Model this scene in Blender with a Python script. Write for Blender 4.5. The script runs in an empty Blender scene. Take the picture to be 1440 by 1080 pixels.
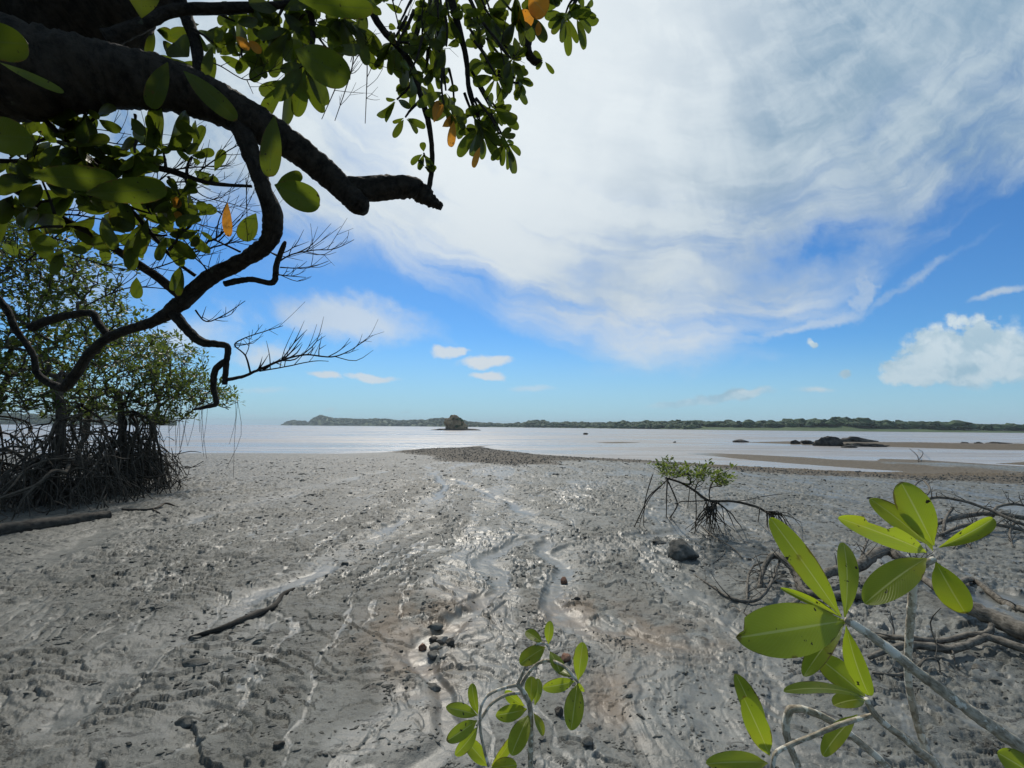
import bpy, bmesh, math, random
import numpy as np
from mathutils import Vector, Matrix

random.seed(7)
RNG = np.random.default_rng(7)
C = bpy.context.scene.collection
sc = bpy.context.scene

# ------------------------------------------------------------------ camera
F = 640.0                      # focal length in pixels of the 1440 wide photograph
EYE = Vector((0, 0, 1.6))
PITCH = math.atan(59.5 / F)
ROLL = math.radians(0.36)
_f = Vector((0, math.cos(PITCH), math.sin(PITCH)))
_u0 = Vector((0, -math.sin(PITCH), math.cos(PITCH)))
_x = Vector((1, 0, 0))
_r = _x * math.cos(ROLL) + _u0 * math.sin(ROLL)
_u = -_x * math.sin(ROLL) + _u0 * math.cos(ROLL)
cam = bpy.data.cameras.new('camera')
cam.sensor_width = 36.0
cam.lens = 36.0 * F / 1440.0
cam.clip_start = 0.05
cam.clip_end = 30000
co = bpy.data.objects.new('camera', cam)
C.objects.link(co)
M = Matrix((( _r.x, _u.x, -_f.x, EYE.x), (_r.y, _u.y, -_f.y, EYE.y), (_r.z, _u.z, -_f.z, EYE.z), (0, 0, 0, 1)))
co.matrix_world = M
sc.camera = co


def ray(px, py):
    return _f + _r * ((px - 720) / F) + _u * ((540 - py) / F)


def P(px, py, d):
    return EYE + ray(px, py) * d


# ------------------------------------------------------------------ light
SUN_EL = math.radians(47)
SUN_AZ = math.radians(-12)       # measured from +Y towards +X
sdir = Vector((math.sin(SUN_AZ) * math.cos(SUN_EL), math.cos(SUN_AZ) * math.cos(SUN_EL), math.sin(SUN_EL)))
sl = bpy.data.lights.new('sun', 'SUN')
sl.energy = 3.0
sl.angle = math.radians(3)
sl.color = (1.0, 0.93, 0.82)
so = bpy.data.objects.new('sun', sl)
C.objects.link(so)
so.rotation_euler = (-sdir).to_track_quat('-Z', 'Y').to_euler()
sc.view_settings.view_transform = 'Standard'
sc.view_settings.look = 'None'
sc.view_settings.exposure = 0.15
sc.view_settings.gamma = 1.0


# ------------------------------------------------------------------ node helper
class NT:
    def __init__(s, tree):
        s.t = tree
        s.n = tree.nodes
        s.l = tree.links

    def new(s, typ, **kw):
        n = s.n.new(typ)
        for k, v in kw.items():
            setattr(n, k, v)
        return n

    def put(s, sock, v):
        if v is None:
            return
        if isinstance(v, bpy.types.NodeSocket):
            s.l.new(v, sock)
        elif isinstance(v, (tuple, list)) and len(v) == 3 and sock.type == 'RGBA':
            sock.default_value = (*v, 1)
        else:
            sock.default_value = v

    def m(s, op, a, b=None, c=None, clamp=False):
        n = s.new('ShaderNodeMath', operation=op, use_clamp=clamp)
        s.put(n.inputs[0], a)
        s.put(n.inputs[1], b)
        s.put(n.inputs[2], c)
        return n.outputs[0]

    def add(s, a, b): return s.m('ADD', a, b)
    def sub(s, a, b): return s.m('SUBTRACT', a, b)
    def mul(s, a, b): return s.m('MULTIPLY', a, b)

    def step(s, x, lo, hi, a=0.0, b=1.0, kind='SMOOTHSTEP'):
        n = s.new('ShaderNodeMapRange', interpolation_type=kind)
        s.put(n.inputs['Value'], x)
        s.put(n.inputs['From Min'], lo)
        s.put(n.inputs['From Max'], hi)
        s.put(n.inputs['To Min'], a)
        s.put(n.inputs['To Max'], b)
        return n.outputs[0]

    def noise(s, vec, scale, detail=4, rough=0.55, dist=0.0, lac=2.0):
        n = s.new('ShaderNodeTexNoise')
        s.put(n.inputs['Vector'], vec)
        n.inputs['Scale'].default_value = scale
        n.inputs['Detail'].default_value = detail
        n.inputs['Roughness'].default_value = rough
        n.inputs['Distortion'].default_value = dist
        n.inputs['Lacunarity'].default_value = lac
        return n.outputs['Fac']

    def mix(s, f, a, b, mode='MIX'):
        n = s.new('ShaderNodeMix', data_type='RGBA', blend_type=mode)
        s.put(n.inputs[0], f)
        s.put(n.inputs[6], a)
        s.put(n.inputs[7], b)
        return n.outputs[2]

    def xyz(s, x, y, z=0.0):
        n = s.new('ShaderNodeCombineXYZ')
        s.put(n.inputs[0], x)
        s.put(n.inputs[1], y)
        s.put(n.inputs[2], z)
        return n.outputs[0]

    def attr(s, name, out='Fac'):
        n = s.new('ShaderNodeAttribute', attribute_name=name)
        return n.outputs[out]

    def bump(s, h, strength=0.5, dist=0.01, normal=None):
        n = s.new('ShaderNodeBump')
        n.inputs['Strength'].default_value = strength
        n.inputs['Distance'].default_value = dist
        s.put(n.inputs['Height'], h)
        s.put(n.inputs['Normal'], normal)
        return n.outputs[0]


# ------------------------------------------------------------------ sky
W = bpy.data.worlds.new('World')
sc.world = W
W.use_nodes = True
w = NT(W.node_tree)
w.n.clear()
wout = w.new('ShaderNodeOutputWorld')
bg = w.new('ShaderNodeBackground')
SKY = 0.10
bg.inputs['Strength'].default_value = SKY
sky = w.new('ShaderNodeTexSky', sky_type='NISHITA')
sky.sun_disc = False
sky.sun_elevation = SUN_EL
sky.sun_rotation = SUN_AZ
sky.air_density = 1.0
sky.dust_density = 0.3
sky.ozone_density = 2.5
tc = w.new('ShaderNodeTexCoord')
sep = w.new('ShaderNodeSeparateXYZ')
w.l.new(tc.outputs['Generated'], sep.inputs[0])
X, Y, Z = sep.outputs
Yc = w.m('MAXIMUM', Y, 0.12)
U = w.m('DIVIDE', X, Yc)
V = w.m('DIVIDE', Z, Yc)


def uv(px, py):
    d = ray(px, py)
    return d.x / d.y, d.z / d.y


UV = w.xyz(U, V)
warpn = w.new('ShaderNodeTexNoise')
w.put(warpn.inputs['Vector'], UV)
warpn.inputs['Scale'].default_value = 3.2
warpn.inputs['Detail'].default_value = 6
warpn.inputs['Roughness'].default_value = 0.6
wsep = w.new('ShaderNodeSeparateColor')
w.l.new(warpn.outputs['Color'], wsep.inputs[0])
wu = w.mul(w.sub(wsep.outputs[0], 0.5), 0.22)
wv = w.mul(w.sub(wsep.outputs[1], 0.5), 0.14)
U2 = w.add(U, wu)
V2 = w.add(V, wv)
# lower edge of the big cloud sheet as a curve over U
edge_px = [(-700, 250), (-200, 290), (200, 300), (420, 335), (560, 365), (660, 405), (740, 455), (850, 493), (960, 503),
           (1080, 474), (1180, 414), (1300, 318), (1440, 252), (1700, 180), (2100, 60)]
fc = w.new('ShaderNodeFloatCurve')
cv = fc.mapping.curves[0]
pts = []
for px, py in edge_px:
    u_, v_ = uv(px, py)
    pts.append(((u_ + 2.4) / 4.8, v_ / 1.2))
while len(cv.points) > 2:
    cv.points.remove(cv.points[0])
cv.points[0].location = (0, pts[0][1])
cv.points[1].location = (1, pts[-1][1])
for p in pts:
    cv.points.new(*p)
fc.mapping.update()
w.put(fc.inputs['Value'], w.step(U2, -2.4, 2.4, 0, 1, 'LINEAR'))
edge = w.mul(fc.outputs[0], 1.2)
above = w.sub(V2, edge)
# the wisps bend round in a bowl: noise stretched along circles about a point high above
c0u, c0v = uv(950, -220)
du, dv_ = w.sub(U2, c0u), w.sub(V2, c0v)
rad_ = w.m('SQRT', w.add(w.mul(du, du), w.mul(dv_, dv_)))
th_ = w.m('ARCTAN2', du, w.mul(dv_, -1.0))
streak = w.noise(w.xyz(w.mul(th_, 1.15), w.mul(rad_, 4.2)), 2.3, 8, 0.59, 0.35)
fan = w.noise(w.xyz(w.mul(th_, 4.0), w.mul(rad_, 0.9), 2.0), 1.6, 8, 0.6, 0.3)
fine_n = w.new('ShaderNodeTexNoise')
w.put(fine_n.inputs['Vector'], UV)
fine_n.inputs['Scale'].default_value = 17
fine_n.inputs['Detail'].default_value = 6
fine_n.inputs['Roughness'].default_value = 0.6
fsep = w.new('ShaderNodeSeparateColor')
w.l.new(fine_n.outputs['Color'], fsep.inputs[0])
fwu = w.sub(fsep.outputs[0], 0.5)
fwv = w.sub(fsep.outputs[1], 0.5)
soft = w.noise(w.xyz(U2, V2, 3.3), 1.7, 5, 0.5)
lump = w.noise(w.xyz(U2, w.mul(V2, 1.6), 7.7), 5.5, 9, 0.6)
sheet = w.step(w.add(above, w.mul(w.sub(streak, 0.5), 0.26)), -0.05, 0.10)
thin = w.step(w.add(w.mul(streak, 0.5), w.mul(soft, 0.6)), 0.36, 0.62, 0.30, 1.0)
thin = w.m('MAXIMUM', thin, w.step(above, 0.02, 0.42))
sheet = w.mul(sheet, thin)


def blob(px, py, hw, hh, deg=0.0, warp=1.0, softness=0.6, grain=0.5, gain=1.0, tex=None):
    """a patch of cloud of half size hw x hh (photo pixels) round a direction"""
    u0, v0 = uv(px, py)
    k_ = 2.6 * min(hh, 16) / F
    uu = w.sub(w.add(w.add(U, w.mul(wu, warp)), w.mul(fwu, k_ * 2.2)), u0)
    vv = w.sub(w.add(w.add(V, w.mul(wv, warp)), w.mul(fwv, k_)), v0)
    a = math.radians(deg)
    p = w.add(w.mul(uu, math.cos(a) * F / hw), w.mul(vv, math.sin(a) * F / hw))
    q = w.sub(w.mul(vv, math.cos(a) * F / hh), w.mul(uu, math.sin(a) * F / hh))
    r2 = w.m('SQRT', w.add(w.mul(p, p), w.mul(q, q)))
    t = tex if tex is not None else streak
    val = w.add(w.sub(1.0, r2), w.mul(w.sub(t, 0.5), grain * 4))
    return w.mul(w.step(val, 0.0, softness), gain)


# blue gap torn in the sheet and the thin corner at the right
hole = blob(1160, 352, 160, 62, 20, 0.35, 0.9, 0.5, 1.0)
hole2 = blob(1000, 120, 70, 130, 12, 1.0, 2.0, 0.2, 0.25)
sheet = w.mul(sheet, w.sub(1.0, hole))
sheet = w.mul(sheet, w.step(Y, -0.35, 0.10, 0.5, 1.0))
cl = w.m('MAXIMUM', sheet, blob(1215, 405, 20, 62, -12, 0.6, 1.0, 0.35, 0.55))
for b in [(470, 446, 165, 40, -6, 0.5, 0.9, 0.4, 0.8), (380, 500, 90, 26, 4, 0.6, 1.0, 0.3, 0.8), (250, 470, 120, 40, 0, 0.6, 1.0, 0.3, 0.7),
          (632, 494, 28, 9, 8, 0.2, 0.6, 0.4, 0.9), (682, 508, 40, 10, 3, 0.2, 0.6, 0.4, 0.95), (684, 528, 28, 7, -3, 0.2, 0.6, 0.4, 0.9),
          (456, 527, 36, 7, -8, 0.2, 0.6, 0.4, 0.9), (530, 531, 52, 7, -4, 0.2, 0.6, 0.4, 0.85), (745, 546, 40, 6, 0, 0.15, 1.0, 0.25, 0.45),
          (1405, 411, 60, 8, 14, 0.1, 0.8, 0.15, 0.75), (370, 549, 50, 7, 0, 0.2, 1.0, 0.2, 0.35),
          (450, 352, 150, 40, 4, 0.8, 1.6, 0.4, 0.6), (1290, 395, 150, 10, 32, 0.3, 1.2, 0.5, 0.5), (1120, 462, 170, 12, 14, 0.3, 1.0, 0.5, 0.6),
          (120, 400, 160, 90, 0, 0.6, 1.4, 0.3, 0.6)]:
    cl = w.m('MAXIMUM', cl, blob(*b))
# cumulus: crisp tops, soft grey bases
cum = None
for b in [(1340, 505, 78, 44, 0, 0.35, 0.35, 0.42), (1375, 470, 42, 34, 0, 0.35, 0.35, 0.4), (1425, 505, 80, 52, 0, 0.35, 0.4, 0.4), (1285, 525, 48, 24, 0, 0.3, 0.4, 0.4),
          (1030, 556, 74, 11, 6, 0.15, 0.5, 0.35), (960, 566, 62, 7, 8, 0.15, 0.6, 0.3), (1187, 524, 15, 9, 0, 0.1, 0.5, 0.3), (1141, 482, 9, 8, 0, 0.05, 0.5, 0.3),
          (1150, 547, 36, 7, 0, 0.1, 0.9, 0.3), (462, 577, 10, 4, 0, 0.02, 0.7, 0.2), (352, 584, 20, 3, 0, 0.02, 0.9, 0.2), (570, 580, 12, 3, 0, 0.02, 0.9, 0.2)]:
    x_ = blob(*b, 1.0, lump)
    cum = x_ if cum is None else w.m('MAXIMUM', cum, x_)
base_fade = w.step(V, 0.055, 0.10)
# low veil of haze over the horizon at the right
veil = w.mul(w.step(V, 0.0, 0.22, 1.0, 0.0), 0.75)
# cloud shading
sund = w.new('ShaderNodeVectorMath', operation='DOT_PRODUCT')
w.l.new(tc.outputs['Generated'], sund.inputs[0])
su_, sv_ = Vector(ray(690, 40)).normalized(), 0
sund.inputs[1].default_value = su_
glow = w.step(sund.outputs['Value'], 0.84, 1.0)
shade = w.step(w.add(w.add(w.mul(soft, 0.30), w.mul(streak, 0.40)), w.mul(fan, 0.30)), 0.40, 0.60)
lump2 = w.noise(w.xyz(w.add(U2, 0.012), w.mul(w.sub(V2, 0.022), 1.6), 7.7), 5.5, 9, 0.6)
relief = w.step(w.sub(lump, lump2), -0.10, 0.11)
K = 0.90 / SKY
deck = w.mix(shade, (0.24 * K, 0.37 * K, 0.51 * K), (0.57 * K, 0.67 * K, 0.745 * K))
deck = w.mix(w.step(U, 0.35, 1.1, 0.0, 0.35), deck, (0.30 * K, 0.43 * K, 0.55 * K))
deck = w.mix(w.mul(glow, 0.85), deck, (0.86 * K, 0.92 * K, 0.95 * K))
deck = w.mix(w.m('ADD', w.step(V, 0.70, 0.30, 0.0, 0.45), w.step(V, 0.32, 0.2, 0.0, 0.4)), deck, (0.68 * K, 0.74 * K, 0.79 * K))
cumc = w.mix(w.add(w.mul(relief, 0.65), w.step(V, 0.10, 0.26, 0.0, 0.35)), (0.33 * K, 0.50 * K, 0.62 * K), (0.66 * K, 0.76 * K, 0.81 * K))
hs = w.new('ShaderNodeHueSaturation')
hs.inputs['Saturation'].default_value = 1.12
hs.inputs['Value'].default_value = 1.0
w.l.new(sky.outputs[0], hs.inputs['Color'])
skyc = w.mix(1.0, hs.outputs[0], (0.40, 0.72, 0.98), 'MULTIPLY')
skyc = w.mix(veil, skyc, (0.38 * K, 0.60 * K, 0.75 * K))
colr = w.mix(cl, skyc, deck)
colr = w.mix(w.mul(cum, w.step(V, 0.03, 0.09, 0.35, 0.95)), colr, cumc)
w.l.new(colr, bg.inputs['Color'])
w.l.new(bg.outputs[0], wout.inputs[0])

# ------------------------------------------------------------------ numpy noise
_perm = np.random.default_rng(11).permutation(256)
_perm = np.concatenate([_perm, _perm])
_ga = np.random.default_rng(12).random(256) * 2 * np.pi
_gx, _gy = np.cos(_ga), np.sin(_ga)


def perlin(x, y, seed=0):
    x = np.asarray(x, float) + seed * 17.31
    y = np.asarray(y, float) + seed * 9.77
    xi = np.floor(x).astype(np.int64)
    yi = np.floor(y).astype(np.int64)
    xf, yf = x - xi, y - yi
    u = xf * xf * xf * (xf * (xf * 6 - 15) + 10)
    v = yf * yf * yf * (yf * (yf * 6 - 15) + 10)

    def g(ix, iy, dx, dy):
        h = _perm[_perm[ix & 255] + (iy & 255)]
        return _gx[h] * dx + _gy[h] * dy
    a = g(xi, yi, xf, yf)
    b = g(xi + 1, yi, xf - 1, yf)
    c = g(xi, yi + 1, xf, yf - 1)
    d = g(xi + 1, yi + 1, xf - 1, yf - 1)
    return ((a + (b - a) * u) + ((c + (d - c) * u) - (a + (b - a) * u)) * v) * 1.5


def fbm(x, y, oct=4, seed=0, gain=0.5):
    s = 0
    a = 1.0
    for i in range(oct):
        s = s + a * perlin(x, y, seed + i * 3)
        x, y, a = x * 2.03, y * 2.03, a * gain
    return s


def sstep(x, lo, hi):
    t = np.clip((x - lo) / (hi - lo), 0, 1)
    return t * t * (3 - 2 * t)


# ------------------------------------------------------------------ terrain
WATER_Z = -0.5


def on_water(px, py, z=WATER_Z):
    d = ray(px, py)
    t = (z - EYE.z) / d.z
    return (EYE.x + d.x * t, EYE.y + d.y * t)


MAIN = [on_water(*p) for p in [(-300, 637), (0, 637), (240, 637.5), (340, 637), (480, 638), (540, 636), (553, 634.5), (570, 632.8), (600, 631), (640, 630), (665, 627.8),
        (690, 626.0), (676, 628.6), (700, 632), (760, 639.5), (830, 644), (900, 647), (960, 650.5), (1060, 656.5), (1160, 661.5), (1240, 664), (1278, 663.2),
        (1240, 661), (1160, 655), (1060, 647.5), (1000, 641), (966, 638.2), (1000, 637.2), (1060, 639.5), (1130, 643), (1175, 646.5), (1235, 648), (1238, 645),
        (1300, 647), (1440, 656), (1700, 668)]] + [(100, 20), (100, -60), (-100, -60), (-100, 35)]
BARS = [[on_water(*p) for p in b] for b in [
    [(1040, 622), (1110, 620.6), (1150, 622), (1230, 622), (1300, 623.5), (1440, 625), (1700, 630), (1700, 640), (1440, 633), (1380, 632.5), (1300, 630), (1250, 628.5), (1180, 627.5), (1120, 624.8)],
    [(1402, 652), (1440, 649.5), (1600, 650), (1600, 657), (1440, 654)],
    [(835, 622.2), (865, 621.6), (905, 622), (880, 623.2), (855, 623.4)]]]


def signed(poly, x, y):
    """distance to a polygon, positive inside"""
    n = len(poly)
    best = np.full(x.shape, 1e18)
    inside = np.zeros(x.shape, bool)
    for i in range(n):
        ax, ay = poly[i]
        bx, by = poly[(i + 1) % n]
        ex, ey = bx - ax, by - ay
        t = np.clip(((x - ax) * ex + (y - ay) * ey) / (ex * ex + ey * ey + 1e-12), 0, 1)
        dx, dy = x - ax - t * ex, y - ay - t * ey
        best = np.minimum(best, dx * dx + dy * dy)
        cond = ((ay > y) != (by > y))
        xi = ax + (y - ay) * ex / (ey if abs(ey) > 1e-12 else 1e-12)
        inside ^= cond & (x < xi)
    d = np.sqrt(best)
    return np.where(inside, d, -d)


def flat(px, py, z=-0.03):
    return on_water(px, py, z)


CHAN = [([(60, 1000), (230, 905), (330, 860), (420, 815), (480, 780), (540, 745), (600, 708), (625, 680), (600, 650)], 0.30, 0.025),
        ([(570, 1100), (600, 1040), (615, 990), (605, 930), (640, 870), (685, 825), (690, 780), (760, 745), (720, 705), (640, 672)], 0.26, 0.03),
        ([(870, 1100), (860, 1000), (840, 930), (800, 880), (775, 835), (795, 795), (765, 755)], 0.24, 0.03),
        ([(790, 870), (880, 885), (960, 920), (1030, 1000)], 0.2, 0.02),
        ([(-100, 830), (60, 790), (150, 745), (260, 735), (420, 690), (540, 660)], 0.35, 0.02),
        ([(1040, 700), (960, 740), (860, 760), (800, 775)], 0.35, 0.03),
        ([(1500, 860), (1425, 830), (1350, 870)], 0.2, 0.03)]
CHAN = [([flat(*p) for p in c], wd, dp) for c, wd, dp in CHAN]


def dist_line(pl, x, y):
    best = np.full(x.shape, 1e18)
    for (ax, ay), (bx, by) in zip(pl[:-1], pl[1:]):
        ex, ey = bx - ax, by - ay
        t = np.clip(((x - ax) * ex + (y - ay) * ey) / (ex * ex + ey * ey), 0, 1)
        dx, dy = x - ax - t * ex, y - ay - t * ey
        best = np.minimum(best, dx * dx + dy * dy)
    return np.sqrt(best)


GRAV = [on_water(*p, -0.42) for p in [(545, 634), (600, 629), (700, 625), (690, 631), (760, 638), (860, 643), (960, 649), (1060, 655), (1160, 660), (1260, 664), (1440, 668), (1700, 680), (1700, 706), (1440, 688),
        (1300, 684), (1160, 676), (1040, 668), (970, 659), (900, 653), (840, 651), (795, 653), (770, 661), (730, 664), (690, 661), (640, 656), (600, 646)]]
STAIN = [((610, 870), 0.55, 0.5), ((600, 935), 0.3, 0.3), ((830, 860), 0.5, 0.35), ((900, 890), 0.5, 0.3), ((860, 970), 0.2, 0.2)]
STAIN = [(flat(*p), a, b) for p, a, b in STAIN]


def terrain(x, y):
    x = np.asarray(x, float)
    y = np.asarray(y, float)
    r = np.hypot(x, y)
    wx = x + 0.25 * perlin(x * 0.9, y * 0.9, 5) + 0.8 * perlin(x * .2, y * .2, 6)
    wy = y + 0.25 * perlin(x * 0.9, y * 0.9, 8) + 0.8 * perlin(x * .2, y * .2, 9)
    sd = signed(MAIN, wx * 0.15 + x * 0.85, wy * 0.15 + y * 0.85)
    bar = np.full(x.shape, -1e9)
    for b in BARS:
        bar = np.maximum(bar, signed(b, x, y))
    s = np.maximum(sd, bar)
    land = np.where(s > 0, 0.5 * (1 - np.exp(-np.maximum(s, 0) / 10.0)), np.maximum(0.06 * s, -1.5))
    z = WATER_Z + land
    shore = sstep(s, 0.0, 7.0)                       # calmer near the water
    ch = np.zeros(x.shape)
    wx2 = x + 0.22 * perlin(x * 1.1, y * 1.1, 15) + 0.06 * perlin(x * 4, y * 4, 16)
    wy2 = y + 0.22 * perlin(x * 1.1, y * 1.1, 18) + 0.06 * perlin(x * 4, y * 4, 19)
    lip = np.zeros(x.shape)
    dip = np.zeros(x.shape)
    for pl, wd, dp in CHAN:
        d = dist_line(pl, wx2, wy2)
        wdl = 0.55 * wd * (1 + 0.5 * perlin(x * 0.8, y * 0.8, 21))
        c = (1 - sstep(d, wdl * 0.35, wdl * 1.35)) * (0.35 + 0.65 * sstep(perlin(x * 0.45, y * 0.45, 23), -0.35, 0.25))
        ch = np.maximum(ch, c)
        lip = np.maximum(lip, (1 - sstep(d, wdl, wdl * 3.5)))
        dip = np.maximum(dip, c * dp)
    rough = (1 - 0.92 * ch) * (0.25 + 0.75 * shore)
    region = sstep(fbm(x * 0.45, y * 0.45, 3, 31), -0.35, 0.35)
    # broad undulation, ridges left by the outgoing tide
    z = z + (0.040 * fbm(x * 0.35, y * 0.35, 3, 41) * shore)
    # rills and low banks run with the ebb, towards the sea
    fx = wx2 + 0.35 * perlin(x * 0.35, y * 0.35, 45)
    fy = y + 0.5 * perlin(x * 0.6, y * 0.6, 46)
    rid = 1 - np.abs(fbm(fx * 1.5, fy * 0.42, 5, 51, 0.55))
    nearf = 0.35 + 0.65 * sstep(r, 2.5, 6.0)
    z = z - 0.018 * sstep(rid, 0.80, 0.95) * rough * nearf
    t2 = fbm(fx * 1.0, fy * 0.42, 5, 55, 0.6) * 1.15
    t2f = t2 - np.floor(t2)
    z = z + 0.024 * nearf * (sstep(t2f, 0.0, 0.03) - t2f) * (0.25 + 0.75 * sstep(fbm(x * .6, y * .6, 3, 57), -0.3, 0.3)) * rough
    # scarps: terraces with a steep small edge
    t = fbm(wx * 0.7, wy * 1.2, 5, 61, 0.55) * 2.2
    tf = t - np.floor(t)
    z = z + 0.034 * (sstep(tf, 0.0, 0.05) - tf) * rough * (0.3 + 0.7 * region)
    slick = sstep(fbm(fx * 1.0, fy * 0.26, 4, 135), 0.0, 0.45) * sstep(x + 0.1 * y, -3.5, -0.5)
    rough = rough * (1 - 0.75 * slick)
    # scabs, pits and worm casts on a slick flat surface
    patch = sstep(fbm(x * .9, y * .9, 3, 86), -0.25, 0.45)
    c1 = fbm(x * 2.6 + 0.5 * perlin(x * 6, y * 6, 3), y * 5.2, 5, 71, 0.62)
    z = z + 0.013 * sstep(c1, 0.32, 0.39) * rough * (0.15 + 0.85 * region)
    z = z - 0.017 * sstep(-c1, 0.38, 0.46) * rough * (0.25 + 0.75 * patch)
    c2 = fbm(x * 7.0, y * 12.0, 4, 81, 0.62)
    amp2 = rough * (0.12 + 0.88 * patch)
    z = z + 0.008 * sstep(c2, 0.38, 0.45) * amp2 - 0.011 * sstep(-c2, 0.42, 0.51) * amp2
    fine = np.clip(1.2 - r / 9, 0, 1)
    c3 = fbm(x * 24, y * 30, 3, 91, 0.65)
    z = z + (0.0018 * c3 + 0.003 * sstep(c3, 0.42, 0.52) * patch) * rough * fine
    z = z + 0.0015 * perlin(x * 60, y * 66, 95) * rough * fine
    z = z - dip + 0.004 * ch * fbm(x * 5, y * 6, 3, 96)
    # colour masks
    gr_n = fbm(x * 0.5, y * 0.5, 4, 101)
    gravel = sstep(signed(GRAV, wx * .4 + x * .6, wy * .4 + y * .6) + 0.9 * gr_n, -0.5, 0.7)
    z = z + gravel * (0.05 * sstep(fbm(x * 4, y * 4, 3, 111), 0.0, 0.4)) * sstep(s, 0.1, 1.2)
    chn = on_water(1000, 646)
    sand = np.maximum(sstep(bar, -0.5, 0.2), sstep(x - 0.55 * (y - 24) - 9.0, -1.0, 2.0) * sstep(4.2 + 1.5 * gr_n - s, 0, 1.2) * sstep(y, 12, 17) * 0.9)
    stain = np.zeros(x.shape)
    for (sx, sy), a, b in STAIN:
        q = ((wx2 - sx) / a) ** 2 + ((wy2 - sy) / (b * 1.6)) ** 2
        stain = np.maximum(stain, np.exp(-q * 1.2))
    stain = stain * sstep(fbm(x * 3.5, y * 3.5, 4, 121), -0.7, 0.2)
    wet = np.maximum(ch, 0.75 * (1 - sstep(s, 0.2, 3.5)))
    wet = np.maximum(wet, 0.72 * slick)
    wet = np.maximum(wet, 0.8 * sstep(rid, 0.86, 0.97))
    wet = np.maximum(wet, 0.5 * sstep(0.5 * lip, 0.2, 0.5))
    wet = wet * (0.6 + 0.4 * sstep(x, -6, -1))
    return z, wet, stain, gravel, sand


def gz(x, y):
    return float(terrain(np.array([x]), np.array([y]))[0][0])


def G(px, py, h=0.0):
    """point seen at a pixel, h metres above the mud"""
    d = ray(px, py)
    z = -0.05
    for _ in range(6):
        t = (z + h - EYE.z) / d.z
        x, y = d.x * t, d.y * t
        z = 0.5 * z + 0.5 * gz(x, y)
    t = (z + h - EYE.z) / d.z
    return Vector((d.x * t, d.y * t, z + h))


# ------------------------------------------------------------------ mesh tools
def link(name, me, mats=(), parent=None, smooth=True):
    o = bpy.data.objects.new(name, me)
    for m_ in (mats if isinstance(mats, (list, tuple)) else [mats]):
        me.materials.append(m_)
    C.objects.link(o)
    if parent is not None:
        o.parent = parent
        o.matrix_parent_inverse = Matrix.Translation(-parent.location)
    if smooth:
        me.polygons.foreach_set('use_smooth', [True] * len(me.polygons))
    return o


def tag(o, label, cat, group=None):
    o['label'] = label
    o['category'] = cat
    if group:
        o['group'] = group
    return o


def thing(name, label, cat, loc, group=None):
    o = bpy.data.objects.new(name, None)
    o.empty_display_size = 0.1
    C.objects.link(o)
    o.location = loc
    return tag(o, label, cat, group)


class MB:
    def __init__(s):
        s.v, s.f, s.uv, s.t = [], [], [], []

    def vert(s, p, uv=(0, 0), t=0.5):
        s.v.append((p[0], p[1], p[2]))
        s.uv.append(uv)
        s.t.append(t)
        return len(s.v) - 1

    def build(s, name, mat, parent=None, smooth=True):
        me = bpy.data.meshes.new(name)
        me.from_pydata(s.v, [], s.f)
        uvl = me.uv_layers.new(name='UVMap')
        li = np.zeros(len(me.loops), np.int32)
        me.loops.foreach_get('vertex_index', li)
        uvl.data.foreach_set('uv', np.array(s.uv, np.float32)[li].ravel())
        a = me.attributes.new('tint', 'FLOAT', 'POINT')
        a.data.foreach_set('value', np.array(s.t, np.float32))
        return link(name, me, mat, parent, smooth)


def smooth_path(pts, sub=4):
    """Catmull-Rom through tuples (x,y,z,r)"""
    P_ = [np.array(p, float) for p in pts]
    if len(P_) < 3:
        n = max(2, sub)
        return [P_[0] + (P_[1] - P_[0]) * (i / n) for i in range(n + 1)]
    out = []
    for i in range(len(P_) - 1):
        p0 = P_[max(i - 1, 0)]
        p1, p2 = P_[i], P_[i + 1]
        p3 = P_[min(i + 2, len(P_) - 1)]
        for k in range(sub):
            t = k / sub
            out.append(0.5 * ((2 * p1) + (-p0 + p2) * t + (2 * p0 - 5 * p1 + 4 * p2 - p3) * t * t + (-p0 + 3 * p1 - 3 * p2 + p3) * t ** 3))
    out.append(P_[-1])
    return out


from mathutils import noise as mnoise


def vn(a, b, c):
    return mnoise.noise((a, b, c))


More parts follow.
